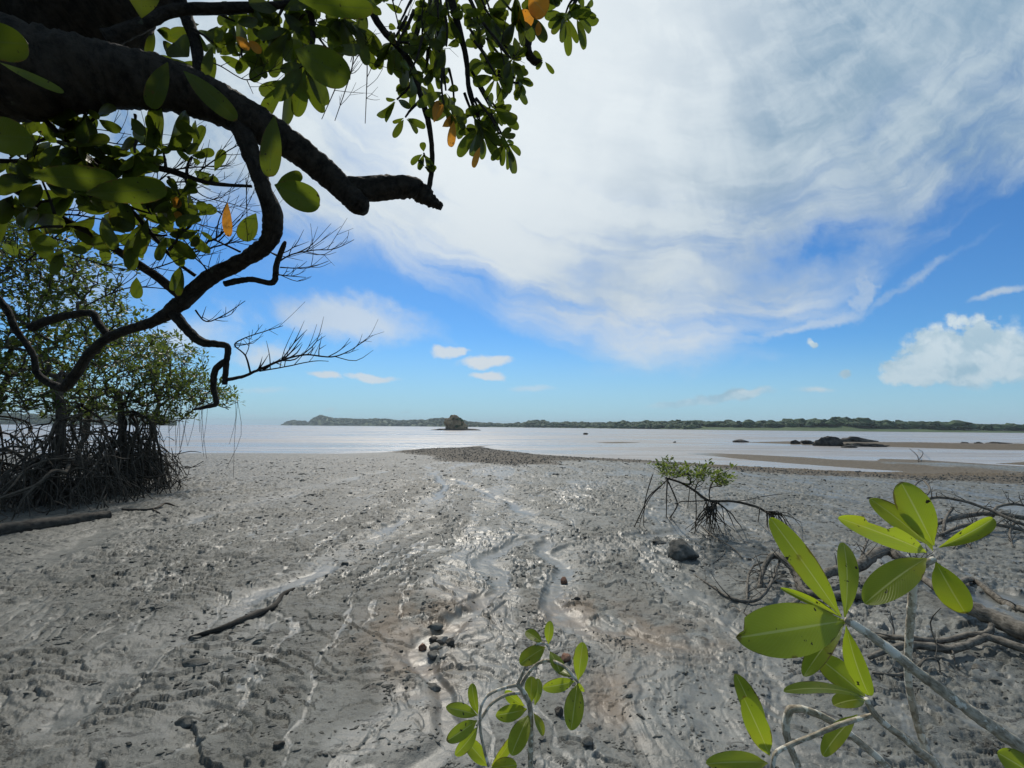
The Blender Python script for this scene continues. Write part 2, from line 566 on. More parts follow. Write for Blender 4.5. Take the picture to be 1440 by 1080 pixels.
def tube(mb, pts, sides=7, sub=4, rough=0.0, jit=0.0, tint=0.5, seed=0, cap=True):
    path = smooth_path(pts, sub) if sub > 1 else [np.array(p, float) for p in pts]
    n = len(path)
    prev = None
    rings = []
    L = 0.0
    rr = random.Random(seed)
    ph = rr.random() * 50
    for i, p in enumerate(path):
        a = path[max(i - 1, 0)][:3]
        b = path[min(i + 1, n - 1)][:3]
        tg = Vector(b - a)
        if tg.length < 1e-9:
            tg = Vector((0, 0, 1))
        tg.normalize()
        if prev is None:
            ref = Vector((0, 0, 1)) if abs(tg.z) < 0.9 else Vector((1, 0, 0))
            nx = tg.cross(ref).normalized()
        else:
            nx = (prev - tg * prev.dot(tg))
            nx = nx.normalized() if nx.length > 1e-6 else tg.orthogonal().normalized()
        prev = nx
        ny = tg.cross(nx)
        if i:
            L += float(np.linalg.norm(path[i][:3] - path[i - 1][:3]))
        r = max(p[3], 0.0004)
        c = Vector(p[:3])
        if jit and 0 < i < n - 1 and sides < 10:
            c = c + nx * rr.uniform(-jit, jit) * r + ny * rr.uniform(-jit, jit) * r
        ring = []
        for k in range(sides):
            th = 2 * math.pi * k / sides
            q = r
            if rough:
                if sides >= 10:
                    a_ = L / (r * 1.6) + ph
                    q = r * (1 + rough * (1.1 * vn(a_, math.cos(th) * 1.3 + 5, math.sin(th) * 1.3) + .5 * vn(a_ * 3.1, math.cos(th) * 3.4, math.sin(th) * 3.4)))
                else:
                    q = r * (1 + rough * (math.sin(th * 2 + L * 5 / max(r * 9, .02) * .3 + ph) * .4 + rr.uniform(-.5, .5)))
            ring.append(mb.vert(c + (nx * math.cos(th) + ny * math.sin(th)) * q, (L, k / sides), tint))
        rings.append(ring)
    for i in range(n - 1):
        for k in range(sides):
            k2 = (k + 1) % sides
            mb.f.append((rings[i][k], rings[i][k2], rings[i + 1][k2], rings[i + 1][k]))
    if cap:
        mb.f.append(tuple(reversed(rings[0])))
        mb.f.append(tuple(rings[-1]))
    return path


def leaf(mb, base, tip, width, normal, droop=0.12, fold=0.18, nt=10, nw=6, tint=None, roll=0.0, bite=None, outline=(0.75, 0.55)):
    oa, ob = outline
    om = oa / (oa + ob)
    onorm = om ** oa * (1 - om) ** ob
    base, tip = Vector(base), Vector(tip)
    ax = tip - base
    L = ax.length
    ax = ax / L
    nrm = Vector(normal)
    nrm = (nrm - ax * nrm.dot(ax))
    nrm = nrm.normalized() if nrm.length > 1e-5 else ax.orthogonal().normalized()
    side = ax.cross(nrm)
    if tint is None:
        tint = random.random()
    idx = []
    wav = random.uniform(0, 6.28)
    for i in range(nt + 1):
        t = i / nt
        t = 1 - (1 - t) ** 1.75
        if t < 0.07:
            wd = 0.045
        else:
            q = (t - 0.05) / 0.95
            wd = max(0.045 if t < .5 else 0.0, q ** oa * max(0.0, 1 - q) ** ob / onorm)
        row = []
        arch = droop * L * (4 * t * (1 - t)) * 0.5
        for k in range(nw + 1):
            s_ = (k / nw) * 2 - 1
            hw = 0.5 * width * wd
            if bite and bite[0] < t < bite[1] and s_ * bite[2] > 0.3:
                hw *= bite[3]
            a = roll * s_ * 1.2
            off = side * (math.sin(a) / (roll * 1.2) * hw if roll else s_ * hw)
            h = arch + fold * hw * abs(s_) + (hw * (1 - math.cos(a)) * 0.8 if roll else 0) + 0.03 * width * math.sin(t * 7 + wav + s_ * 2) * abs(s_)
            row.append(mb.vert(base + ax * (t * L) + off + nrm * h, (t, k / nw), tint))
        idx.append(row)
    for i in range(nt):
        for k in range(nw):
            mb.f.append((idx[i][k], idx[i + 1][k], idx[i + 1][k + 1], idx[i][k + 1]))


def small_leaf(mb, base, ax, nrm, L, wd, tint):
    """six-point leaf folded along its midrib"""
    side = ax.cross(nrm).normalized()
    up = side.cross(ax)
    a = mb.vert(base, (0, .5), tint)
    b = mb.vert(base + ax * L * .35 + side * wd * .5 + up * wd * .15, (.35, 1), tint)
    c = mb.vert(base + ax * L * .75 + side * wd * .42 + up * wd * .12, (.75, 1), tint)
    d = mb.vert(base + ax * L, (1, .5), tint)
    e = mb.vert(base + ax * L * .75 - side * wd * .42 + up * wd * .12, (.75, 0), tint)
    f = mb.vert(base + ax * L * .35 - side * wd * .5 + up * wd * .15, (.35, 0), tint)
    mb.f.append((a, b, c, d))
    mb.f.append((a, d, e, f))


def rvec():
    while True:
        v = Vector((random.uniform(-1, 1), random.uniform(-1, 1), random.uniform(-1, 1)))
        if 0.05 < v.length < 1:
            return v.normalized()


# ------------------------------------------------------------------ materials
def new_mat(name):
    m_ = bpy.data.materials.new(name)
    m_.use_nodes = True
    t = NT(m_.node_tree)
    t.n.clear()
    out = t.new('ShaderNodeOutputMaterial')
    return m_, t, out


def principled(t, out, color, rough=0.7, normal=None, spec=0.5):
    b = t.new('ShaderNodeBsdfPrincipled')
    t.put(b.inputs['Base Color'], color)
    t.put(b.inputs['Roughness'], rough)
    t.put(b.inputs['Normal'], normal)
    t.put(b.inputs['Specular IOR Level'], spec)
    t.l.new(b.outputs[0], out.inputs[0])
    return b


def obj_co(t):
    return t.new('ShaderNodeTexCoord').outputs['Object']


def geo_pos(t):
    return t.new('ShaderNodeNewGeometry').outputs['Position']


def mat_mud():
    m_, t, out = new_mat('mud')
    p = geo_pos(t)
    wet, stain, grav, sand = t.attr('wet'), t.attr('stain'), t.attr('gravel'), t.attr('sand')
    mfl = t.new('ShaderNodeMapping')
    t.l.new(p, mfl.inputs[0])
    mfl.inputs['Scale'].default_value = (1.5, 0.42, 1.0)
    n1 = t.noise(mfl.outputs[0], 1.3, 8, 0.66, 0.4)
    n2 = t.noise(p, 14, 6, 0.65)
    n3 = t.noise(p, 95, 4, 0.7)
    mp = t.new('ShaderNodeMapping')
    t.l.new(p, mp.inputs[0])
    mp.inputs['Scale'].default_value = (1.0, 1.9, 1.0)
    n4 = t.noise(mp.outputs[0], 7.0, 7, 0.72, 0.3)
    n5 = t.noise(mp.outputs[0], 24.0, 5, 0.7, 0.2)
    sep_ = t.new('ShaderNodeSeparateXYZ')
    t.l.new(p, sep_.inputs[0])
    dry_shade = t.step(t.add(sep_.outputs[0], t.mul(t.sub(n1, 0.5), 5.0)), 0.6, -2.5)      # left flat drier and browner, with tree shade painted in
    col = t.mix(t.step(n1, 0.35, 0.65), (0.100, 0.103, 0.090), (0.162, 0.165, 0.149))
    col = t.mix(t.mul(dry_shade, 0.75), col, (0.078, 0.078, 0.067))
    col = t.mix(t.mul(wet, 0.45), col, (0.172, 0.178, 0.172))  # wet mud painted paler, the sky's sheen put into its colour
    col = t.mix(t.step(n2, 0.42, 0.60, 0.0, 0.45), col, (0.078, 0.079, 0.071))
    col = t.mix(t.step(n3, 0.56, 0.70, 0, 0.55), col, (0.245, 0.245, 0.227))
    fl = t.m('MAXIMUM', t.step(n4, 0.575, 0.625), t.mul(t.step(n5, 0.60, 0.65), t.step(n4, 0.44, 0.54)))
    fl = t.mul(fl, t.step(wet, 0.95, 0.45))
    col = t.mix(t.mul(fl, 0.9), col, (0.040, 0.037, 0.030))     # dark flecks painted as the shaded faces of crumbs and pits
    col = t.mix(t.step(n3, 0.40, 0.30, 0, 0.6), col, (0.05, 0.047, 0.039))
    stc = t.mix(t.step(n2, 0.35, 0.65), (0.120, 0.082, 0.048), (0.175, 0.128, 0.084))
    col = t.mix(t.mul(stain, 0.85), col, stc)
    gc = t.mix(t.step(t.noise(p, 7, 5, 0.7), 0.40, 0.60), (0.055, 0.046, 0.034), (0.120, 0.100, 0.074))
    col = t.mix(t.mul(grav, 0.95), col, gc)
    sc_ = t.mix(t.step(t.noise(p, 5, 6, 0.7), 0.35, 0.65), (0.070, 0.052, 0.032), (0.118, 0.090, 0.054))
    col = t.mix(sand, col, sc_)
    dry = t.m('MAXIMUM', grav, sand)
    wetd = t.mul(wet, t.sub(1.0, dry))
    rough = t.step(t.add(wetd, t.mul(t.sub(n2, 0.5), 0.5)), 0.15, 0.90, 0.60, 0.38)
    rough = t.add(rough, t.mul(dry, 0.25))
    h = t.add(t.add(t.mul(n2, 0.5), t.mul(n3, 0.35)), t.mul(fl, 0.25))
    fadew = t.sub(1.0, t.mul(wetd, 0.8))
    bm = t.new('ShaderNodeBump')
    bm.inputs['Distance'].default_value = 0.02
    t.put(bm.inputs['Strength'], t.mul(fadew, 0.9))
    t.put(bm.inputs['Height'], h)
    principled(t, out, col, rough, bm.outputs[0], 0.38)
    return m_


def mat_water():
    m_, t, out = new_mat('murky_water')
    p = geo_pos(t)
    mp = t.new('ShaderNodeMapping')
    t.l.new(p, mp.inputs[0])
    mp.inputs['Scale'].default_value = (0.35, 1.0, 1.0)
    n1 = t.noise(mp.outputs[0], 1.6, 5, 0.6)
    n2 = t.noise(p, 0.03, 4, 0.6)
    col = t.mix(t.step(n2, 0.35, 0.65), (0.30, 0.270, 0.238), (0.345, 0.312, 0.282))
    mq = t.new('ShaderNodeMapping')
    t.l.new(p, mq.inputs[0])
    mq.inputs['Scale'].default_value = (0.035, 0.22, 1.0)
    n3 = t.noise(mq.outputs[0], 1.0, 7, 0.65)
    col = t.mix(t.step(n3, 0.50, 0.60, 0, 0.65), col, (0.21, 0.185, 0.160))
    nrm = t.bump(n1, 0.8, 0.25)
    principled(t, out, col, t.step(n3, 0.40, 0.60, 0.20, 0.42), nrm, 0.45)
    return m_


def mat_bark(name, c0, c1, scale=14, stretch=5, rough=0.85, bump=0.8, dist=0.02, spots=None):
    m_, t, out = new_mat(name)
    u_ = t.new('ShaderNodeTexCoord').outputs['UV']
    p = obj_co(t)
    n1 = t.noise(p, scale, 6, 0.65)
    mp = t.new('ShaderNodeMapping')
    t.l.new(u_, mp.inputs[0])
    mp.inputs['Scale'].default_value = (scale * 1.2, stretch * 2, 1)
    n2 = t.noise(mp.outputs[0], 1.0, 6, 0.65, 0.6)
    k = t.add(t.mul(n1, 0.5), t.mul(n2, 0.5))
    col = t.mix(t.step(k, 0.36, 0.62), c0, c1)
    if spots:
        n3 = t.noise(p, spots[1], 5, 0.6)
        col = t.mix(t.step(n3, spots[2], spots[2] + 0.06), col, spots[0])
    principled(t, out, col, rough, t.bump(k, bump, dist), 0.25)
    return m_


def mat_leaf(name, c0, c1, trans, tr_col, rough=0.4, rib=(0.28, 0.36, 0.10), specks=True):
    m_, t, out = new_mat(name)
    uvn = t.new('ShaderNodeTexCoord').outputs['UV']
    s_ = t.new('ShaderNodeSeparateXYZ')
    t.l.new(uvn, s_.inputs[0])
    tint = t.attr('tint')
    p = obj_co(t)
    n = t.noise(p, 26, 4, 0.6)
    col = t.mix(tint, c0, c1)
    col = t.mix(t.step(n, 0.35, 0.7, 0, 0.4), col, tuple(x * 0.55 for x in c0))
    dv = t.m('ABSOLUTE', t.sub(s_.outputs[1], 0.5))
    mid = t.step(dv, 0.014, 0.034, 1.0, 0.0)
    vein = t.m('SINE', t.add(t.mul(t.sub(s_.outputs[0], t.mul(dv, 0.55)), 150), t.mul(n, 3.0)))
    vein = t.mul(t.step(vein, 0.4, 1.0), 0.07)
    col = t.mix(t.m('MAXIMUM', t.mul(mid, 0.75), vein), col, rib)
    trc = t.mix(tint, tr_col, tuple(min(1, x * 1.25) for x in tr_col))
    trc = t.mix(t.mul(mid, 0.5), trc, rib)
    if specks:
        edge_ = t.m('MAXIMUM', t.step(dv, 0.40, 0.50), t.step(s_.outputs[0], 0.93, 1.0))
        brown = t.step(t.add(t.noise(p, 18, 4, 0.6), t.mul(edge_, 0.16)), 0.66, 0.74)
        yel = t.mul(t.step(t.noise(p, 9, 4, 0.6), 0.50, 0.68), 0.45)
        col = t.mix(yel, col, tuple(min(1, a_ * b_) for a_, b_ in zip(c1, (1.35, 1.1, 0.8))))
        trc = t.mix(yel, trc, tuple(min(1, a_ * b_) for a_, b_ in zip(tr_col, (1.3, 1.05, 0.8))))
        col = t.mix(t.mul(brown, 0.7), col, (0.10, 0.06, 0.025))
        trc = t.mix(t.mul(brown, 0.7), trc, (0.12, 0.06, 0.015))
        sp = t.step(t.noise(p, 60, 3, 0.6), 0.66, 0.70)
        col = t.mix(sp, col, (0.03, 0.025, 0.012))
        trc = t.mix(sp, trc, (0.02, 0.015, 0.008))
    b = t.new('ShaderNodeBsdfPrincipled')
    t.put(b.inputs['Base Color'], col)
    b.inputs['Roughness'].default_value = rough
    b.inputs['Specular IOR Level'].default_value = 0.4 if name == 'young_leaf' else 0.28
    t.put(b.inputs['Normal'], t.bump(t.add(t.mul(vein, 3.0), t.mul(n, .6)), 0.3, 0.004))
    tr = t.new('ShaderNodeBsdfTranslucent')
    t.put(tr.inputs['Color'], trc)
    mx = t.new('ShaderNodeMixShader')
    mx.inputs[0].default_value = trans
    t.l.new(b.outputs[0], mx.inputs[1])
    t.l.new(tr.outputs[0], mx.inputs[2])
    t.l.new(mx.outputs[0], out.inputs[0])
    return m_


def mat_rock(name, c0, c1, scale=6, bump=0.7, dist=0.03, rough=0.85, c2=None):
    m_, t, out = new_mat(name)
    p = obj_co(t)
    n1 = t.noise(p, scale, 8, 0.65)
    n2 = t.noise(p, scale * 6, 5, 0.65)
    col = t.mix(t.step(n1, 0.35, 0.65), c0, c1)
    col = t.mix(t.step(n2, 0.5, 0.7, 0, 0.5), col, tuple(x * .5 for x in c0))
    if c2:
        col = t.mix(t.step(t.noise(p, scale * .7, 4, .6, 0.5), 0.55, 0.62), col, c2)
    principled(t, out, col, rough, t.bump(t.add(n1, t.mul(n2, .4)), bump, dist), 0.3)
    return m_


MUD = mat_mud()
WATER = mat_water()
BARK = mat_bark('tree_bark', (0.005, 0.004, 0.003), (0.040, 0.033, 0.025), 22, 3, bump=1.0, dist=0.03, spots=((0.060, 0.064, 0.045), 9, 0.66))
TWIG = mat_bark('twig_bark', (0.008, 0.006, 0.005), (0.032, 0.026, 0.02), 40, 3, dist=0.003)
ROOT = mat_bark('root_bark', (0.014, 0.011, 0.008), (0.100, 0.082, 0.062), 7, 4)
DRIFT = mat_bark('drift_wood', (0.040, 0.035, 0.028), (0.19, 0.17, 0.14), 18, 3, dist=0.008)
PALE = mat_bark('pale_stem', (0.15, 0.118, 0.078), (0.48, 0.425, 0.335), 60, 4, dist=0.003, spots=((0.68, 0.64, 0.55), 45, 0.53))
LOGM = mat_bark('old_log', (0.016, 0.014, 0.012), (0.075, 0.066, 0.055), 8, 8, dist=0.02)
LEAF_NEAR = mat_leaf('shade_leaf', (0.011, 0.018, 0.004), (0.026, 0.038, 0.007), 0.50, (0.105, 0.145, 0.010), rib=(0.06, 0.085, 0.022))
LEAF_YEL = mat_leaf('yellow_leaf', (0.26, 0.12, 0.02), (0.36, 0.19, 0.03), 0.55, (0.62, 0.27, 0.03), rib=(0.4, .25, .08))
LEAF_BRI = mat_leaf('young_leaf', (0.090, 0.135, 0.012), (0.215, 0.235, 0.020), 0.5, (0.34, 0.44, 0.022), rough=0.33, rib=(0.50, 0.53, 0.19))
LEAF_CRN = mat_leaf('crown_leaf', (0.022, 0.040, 0.013), (0.066, 0.088, 0.025), 0.42, (0.12, 0.165, 0.022), specks=False)
LEAF_SAP = mat_leaf('sapling_leaf', (0.036, 0.060, 0.012), (0.10, 0.13, 0.024), 0.4, (0.17, 0.23, 0.026), specks=False)
ROCKD = mat_rock('dark_rock', (0.020, 0.018, 0.016), (0.095, 0.084, 0.070), 1.6, dist=0.15)
CLOD = mat_rock('mud_clod', (0.050, 0.049, 0.042), (0.135, 0.132, 0.117), 9, dist=0.01)
ROCKG = mat_rock('grey_rock', (0.062, 0.059, 0.051), (0.155, 0.148, 0.130), 9, dist=0.015)
ROCKL = mat_rock('pale_rock', (0.20, 0.18, 0.155), (0.36, 0.34, 0.30), 20, dist=0.006)
ROCKR = mat_rock('red_rock', (0.13, 0.062, 0.04), (0.25, 0.14, 0.09), 20, dist=0.006)
ROCKT = mat_rock('tan_rock', (0.17, 0.125, 0.072), (0.36, 0.275, 0.17), 0.35, dist=0.5, c2=(0.04, 0.05, 0.018))
HILL = mat_rock('hill_grass', (0.045, 0.078, 0.026), (0.066, 0.105, 0.036), 0.05, dist=0.5)
FOREST = mat_rock('forest_green', (0.016, 0.038, 0.014), (0.052, 0.092, 0.034), 0.12, dist=1.0)

# ------------------------------------------------------------------ mud flat
def build_mud():
    inner = np.radians(np.linspace(-58, 58, 1250))
    left = np.radians(np.linspace(-180, -58, 70))[:-1]
    right = np.radians(np.linspace(58, 180, 70))[1:-1]
    th = np.concatenate([left, inner, right])
    n = len(th)
    # closer rows in the near part, log spacing farther out
    r = np.concatenate([[0.0], np.geomspace(0.5, 1.7, 24)[:-1], np.geomspace(1.7, 14, 560)[:-1], np.geomspace(14, 60, 230)[:-1], np.geomspace(60, 170, 60)])
    r = r[1:]
    R_, T_ = np.meshgrid(r, th, indexing='ij')
    x = (R_ * np.sin(T_)).ravel()
    y = (R_ * np.cos(T_)).ravel()
    z, wet, stain, grav, sand = terrain(x, y)
    x = np.append(x, 0.0)
    y = np.append(y, 0.0)
    ex = terrain(np.array([0.0]), np.array([0.0]))
    z = np.append(z, ex[0])
    nr = len(r)
    i = np.arange(nr - 1)[:, None] * n
    j = np.arange(n)[None, :]
    j2 = (j + 1) % n
    quads = np.stack([i + j, i + n + j, i + n + j2, i + j2], -1).reshape(-1, 4)
    # triangles round the centre
    tri = np.stack([np.full(n, nr * n), np.arange(n), (np.arange(n) + 1) % n], -1)
    me = bpy.data.meshes.new('mud_flat')
    nv = len(x)
    me.vertices.add(nv)
    me.vertices.foreach_set('co', np.stack([x, y, z], -1).astype(np.float32).ravel())
    loops = np.concatenate([quads.ravel(), tri.ravel()]).astype(np.int32)
    me.loops.add(len(loops))
    me.loops.foreach_set('vertex_index', loops)
    nq, ntr = len(quads), len(tri)
    me.polygons.add(nq + ntr)
    st = np.concatenate([np.arange(nq) * 4, nq * 4 + np.arange(ntr) * 3]).astype(np.int32)
    me.polygons.foreach_set('loop_start', st)
    me.update(calc_edges=True)
    for nm, a in (('wet', wet), ('stain', stain), ('gravel', grav), ('sand', sand)):
        at = me.attributes.new(nm, 'FLOAT', 'POINT')
        at.data.foreach_set('value', np.append(a, 0).astype(np.float32))
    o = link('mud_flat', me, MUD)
    o['kind'] = 'structure'


build_mud()

# ------------------------------------------------------------------ water
def build_water():
    mb = MB()
    rs = [0.0, 8, 20, 60, 200, 800, 2500, 5000]
    n = 96
    prev = None
    for r in rs[1:]:
        ring = [mb.vert((r * math.sin(2 * math.pi * k / n), r * math.cos(2 * math.pi * k / n), WATER_Z)) for k in range(n)]
        if prev is None:
            mb.f.append(tuple(reversed(ring)))
        else:
            for k in range(n):
                mb.f.append((prev[k], prev[(k + 1) % n], ring[(k + 1) % n], ring[k]))
        prev = ring
    o = mb.build('water', WATER, None, False)
    o['kind'] = 'structure'


build_water()


# ------------------------------------------------------------------ far shore
SKYL = [(395, 0, 1700), (402, 4, 1700), (412, 6, 1700), (428, 5, 1700), (434, 2.5, 1650), (441, 9, 1600), (450, 11.5, 1600), (468, 9, 1550), (500, 8, 1500), (540, 8.5, 1400), (562, 6.5, 1350),
        (600, 7.5, 1250), (612, 9.5, 1200), (630, 9.5, 1150), (660, 6, 1050), (700, 4, 950), (735, 5, 850), (755, 9, 800), (775, 6, 760), (850, 6.5, 620), (900, 8, 540), (960, 9, 460), (980, 10, 440),
        (1040, 8.5, 400), (1100, 10, 370), (1140, 11.5, 350), (1180, 13.5, 335), (1220, 12, 325), (1250, 10.5, 315), (1300, 11, 305), (1340, 10, 300), (1400, 8.5, 290), (1440, 8.5, 285), (1600, 9, 270), (1900, 10, 260)]


def sky_at(px):
    a = np.array(SKYL)
    return float(np.interp(px, a[:, 0], a[:, 1])), float(np.interp(px, a[:, 0], a[:, 2]))


def hz_dir(px):
    d = ray(px, 599.5 + (px - 720) * math.tan(ROLL))
    return Vector((d.x, d.y, 0)) / d.y


def crown_blob(mb, c, rx, rz, seed):
    """a small ragged tree crown for the distant wood"""
    rr = random.Random(seed)
    rings, segs = 4, 7
    top = mb.vert(c + Vector((0, 0, rz * rr.uniform(.85, 1.1))))
    prev = None
    for i in range(1, rings + 1):
        ph = math.pi * 0.62 * i / rings
        ring = []
        for k in range(segs):
            th = 2 * math.pi * (k + 0.5 * i) / segs
            q = rr.uniform(0.72, 1.22)
            ring.append(mb.vert(c + Vector((math.cos(th) * math.sin(ph) * rx * q, math.sin(th) * math.sin(ph) * rx * q, math.cos(ph) * rz * q))))
        for k in range(segs):
            if prev is None:
                mb.f.append((top, ring[k], ring[(k + 1) % segs]))
            else:
                mb.f.append((prev[k], ring[k], ring[(k + 1) % segs], prev[(k + 1) % segs]))
        prev = ring


def far_shore():
    hm, fm = MB(), MB()
    cols = list(range(394, 1901, 4))
    prev = None
    for px in cols:
        h, d = sky_at(px)
        e = hz_dir(px)
        H = max(0.2, 1.32 * (h + 0.15) / F * d * 1.08 - 0.4)
        tree = min(5.0, 0.8 * H)
        g = max(H - tree, 0.1)
        prof = [(1.0, WATER_Z - 0.6), (1.0 + 2 / d, WATER_Z + 0.45), (1.0 + 18 / d, WATER_Z + 0.6 + 0.25 * g), (1.08, g * 0.95), (1.16, g), (1.3, g * 0.6), (1.5, WATER_Z - 2)]
        col = []
        for k, (s, z) in enumerate(prof):
            nn = float(perlin(px * 0.05, k * 1.7, 3))
            col.append(hm.vert(Vector((e.x * d * s, e.y * d * s, z + (0.12 * g * nn if 1 < k < 6 else 0)))))
        if prev:
            for k in range(len(prof) - 1):
                hm.f.append((prev[k], col[k], col[k + 1], prev[k + 1]))
        prev = col
    o = hm.build('hills', HILL)
    o['kind'] = 'structure'
    rr = random.Random(5)
    for i in range(5200):
        px = rr.uniform(396, 1800)
        h, d0 = sky_at(px)
        if h < 1.2:
            continue
        e = hz_dir(px)
        H = max(0.2, 1.32 * (h + 0.15) / F * d0 * 1.08 - 0.4)
        tree = min(5.0, 0.8 * H)
        g = max(H - tree, 0.1)
        u_ = rr.random()
        if px > 980 and u_ < 0.35:                  # open grassy foreshore on the right
            u_ += 0.35
        s = 1.0 + 6 / d0 + u_ * 0.16
        zg = np.interp(s, [1.0, 1 + 18 / d0, 1.08, 1.16, 1.3], [WATER_Z, WATER_Z + 0.6 + .25 * g, g * .95, g, g * .6])
        sz = tree * rr.uniform(0.45, 1.0) * (1.35 if rr.random() < .08 else 1.0)
        if px > 980 and rr.random() < 0.5:
            sz *= 0.6
        crown_blob(fm, Vector((e.x * d0 * s, e.y * d0 * s, zg + sz * 0.35)), sz * rr.uniform(0.6, 1.15) * (1 + d0 / 2500), sz * 0.68, i)
    o = fm.build('forest', FOREST, None, False)
    o['kind'] = 'stuff'
    o['label'] = 'dark green wood along the far shore'
    # wooded headland behind the mangroves on the left
    hm, fm = MB(), MB()
    prof_px = [(-120, 22), (-40, 20), (40, 16), (110, 13), (160, 17), (200, 19), (225, 16), (238, 11), (246, 6), (249, 0)]
    a = np.array(prof_px)
    prev = None
    d = 700.0
    for px in range(-120, 250, 3):
        h = float(np.interp(px, a[:, 0], a[:, 1]))
        e = hz_dir(px)
        H = max(0.3, h / F * d - 1.0)
        col = [hm.vert(Vector((e.x * d * s, e.y * d * s, z))) for s, z in ((1.0, WATER_Z - .5), (1.003, WATER_Z + 1), (1.03, H * .6), (1.07, H * .85), (1.14, H * .5), (1.25, WATER_Z - 2))]
        if prev:
            for k in range(5):
                hm.f.append((prev[k], col[k], col[k + 1], prev[k + 1]))
        prev = col
    o = hm.build('hills', HILL)
    o['kind'] = 'structure'
    for i in range(900):
        px = rr.uniform(-120, 247)
        h = float(np.interp(px, a[:, 0], a[:, 1]))
        e = hz_dir(px)
        H = max(0.3, h / F * d - 1.0)
        s = 1.0 + rr.random() * 0.08
        zg = np.interp(s, [1.0, 1.03, 1.07, 1.14], [WATER_Z + .5, H * .6, H * .85, H * .5])
        sz = min(4.5, H * 0.5) * rr.uniform(0.6, 1.1)
        crown_blob(fm, Vector((e.x * d * s, e.y * d * s, zg)), sz * 1.1, sz * .9, 9000 + i)
    o = fm.build('forest', FOREST, None, False)
    o['kind'] = 'stuff'
    o['label'] = 'wood on the headland behind the left mangroves'


far_shore()


# ------------------------------------------------------------------ rocks
def vnoise(p, s, seed):
    return float(perlin(p.x * s + p.z * s * 0.7, p.y * s - p.z * s * 0.6, seed)) + 0.5 * float(perlin(p.x * s * 2.3 - p.z * s, p.y * s * 2.3 + p.z * s * 1.7, seed + 2))


def rock_mesh(size, seed, sub=3, rough=0.25, planes=7, boxy=False):
    bm = bmesh.new()
    bmesh.ops.create_icosphere(bm, subdivisions=sub, radius=1.0)
    rr = random.Random(seed)
    pl = []
    for _ in range(planes):
        n = Vector((rr.uniform(-1, 1), rr.uniform(-1, 1), rr.uniform(-0.6, 1))).normalized()
        pl.append((n, rr.uniform(0.55, 0.85)))
    for v in bm.verts:
        p = v.co.copy()
        if boxy:
            p = p / ((abs(p.x) ** 5 + abs(p.y) ** 5 + abs(p.z) ** 5) ** 0.2) * 0.92
        for n, d in pl:
            k = p.dot(n)
            if k > d:
                p -= n * (k - d) * 0.92
        p *= 1 + rough * vnoise(p, 1.6, seed) + rough * 0.35 * vnoise(p, 4.5, seed + 9)
        v.co = Vector((p.x * size[0], p.y * size[1], p.z * size[2]))
    me = bpy.data.meshes.new('rock')
    bm.to_mesh(me)
    bm.free()
    return me


def rock(name, label, loc, size, mat, seed, rz=0.0, tilt=0.0, sub=3, rough=0.22, planes=7, cat='rock', group=None, sink=0.25, boxy=False):
    o = link(name, rock_mesh(size, seed, sub, rough, planes, boxy), mat, None, True)
    o.location = Vector(loc) + Vector((0, 0, size[2] * (1 - 2 * sink) * 0.8))
    o.rotation_euler = (tilt, tilt * 0.5, rz)
    tag(o, label, cat, group)
    return o


def px_rock(name, label, px, py, wpx, hpx, mat, seed, rz=0.0, depth=1.0, **kw):
    g = G(px, py)
    d = (g - EYE).dot(_f)
    k = d / F
    return rock(name, label, g, (wpx * 0.5 * k, wpx * 0.5 * k * depth, hpx * 0.62 * k), mat, seed, rz, **kw)


px_rock('boulder', 'large grey boulder with a pointed right end sitting on the mud below the rooted sapling', 960, 784, 46, 27, ROCKG, 3, 0.2, 0.8, planes=9, rough=0.15, sink=0.2, cat='boulder', sub=4)
px_rock('stone', 'small flat grey stone in the mud just beyond the large boulder', 927, 763, 18, 5, ROCKG, 5, sink=0.3, cat='stone')
px_rock('stone', 'small dark stone left of the large boulder', 871, 795, 11, 7, ROCKG, 6, sink=0.2, cat='stone')
px_rock('brick', 'small reddish brick stone at the head of the wet brown channel', 793, 820, 13, 9, ROCKR, 8, 0.3, 0.8, planes=9, rough=0.06, sink=0.15, cat='brick')
px_rock('stone', 'flat brownish stone farthest up on the brown stained patch', 611, 884, 24, 8, ROCKG, 11, 0.2, 0.7, sink=0.15, cat='stone', group='stones on the brown patch')
px_rock('stone', 'round pale stone in the middle of the small pile', 611, 914, 17, 12, ROCKL, 12, sink=0.12, cat='stone', group='stones on the brown patch')
px_rock('stone', 'pale flat stone leaning behind the round pale stone', 622, 903, 17, 8, ROCKL, 13, 0.5, 0.6, sink=0.1, cat='stone', group='stones on the brown patch')
px_rock('stone', 'dark stone at the right end of the small pile', 632, 907, 14, 10, ROCKD, 14, sink=0.15, cat='stone', group='stones on the brown patch')
px_rock('stone', 'dark stone hidden behind the pale stones of the pile', 609, 901, 13, 7, ROCKD, 19, sink=0.2, cat='stone', group='stones on the brown patch')
px_rock('stone', 'reddish stone at the left end of the small pile', 595, 913, 13, 8, ROCKR, 15, sink=0.2, cat='stone', group='stones on the brown patch')
px_rock('stone', 'flat grey stone nearest the camera in the small pile', 608, 922, 20, 7, ROCKG, 16, sink=0.25, cat='stone', group='stones on the brown patch')
px_rock('stone', 'half sunk muddy stone alone below the small pile', 609, 968, 20, 10, ROCKG, 17, sink=0.35, cat='stone')
px_rock('stone', 'reddish brown stone behind the upper leaves of the seedling', 795, 927, 15, 9, ROCKR, 18, sink=0.2, cat='stone')
px_rock('stone', 'black pebble beside the hanging leaf of the seedling', 786, 1005, 13, 13, ROCKD, 20, sink=0.2, cat='stone')
px_rock('stone', 'small dark stone right of the seedling near the bottom edge', 826, 1045, 16, 9, ROCKG, 21, sink=0.25, cat='stone')
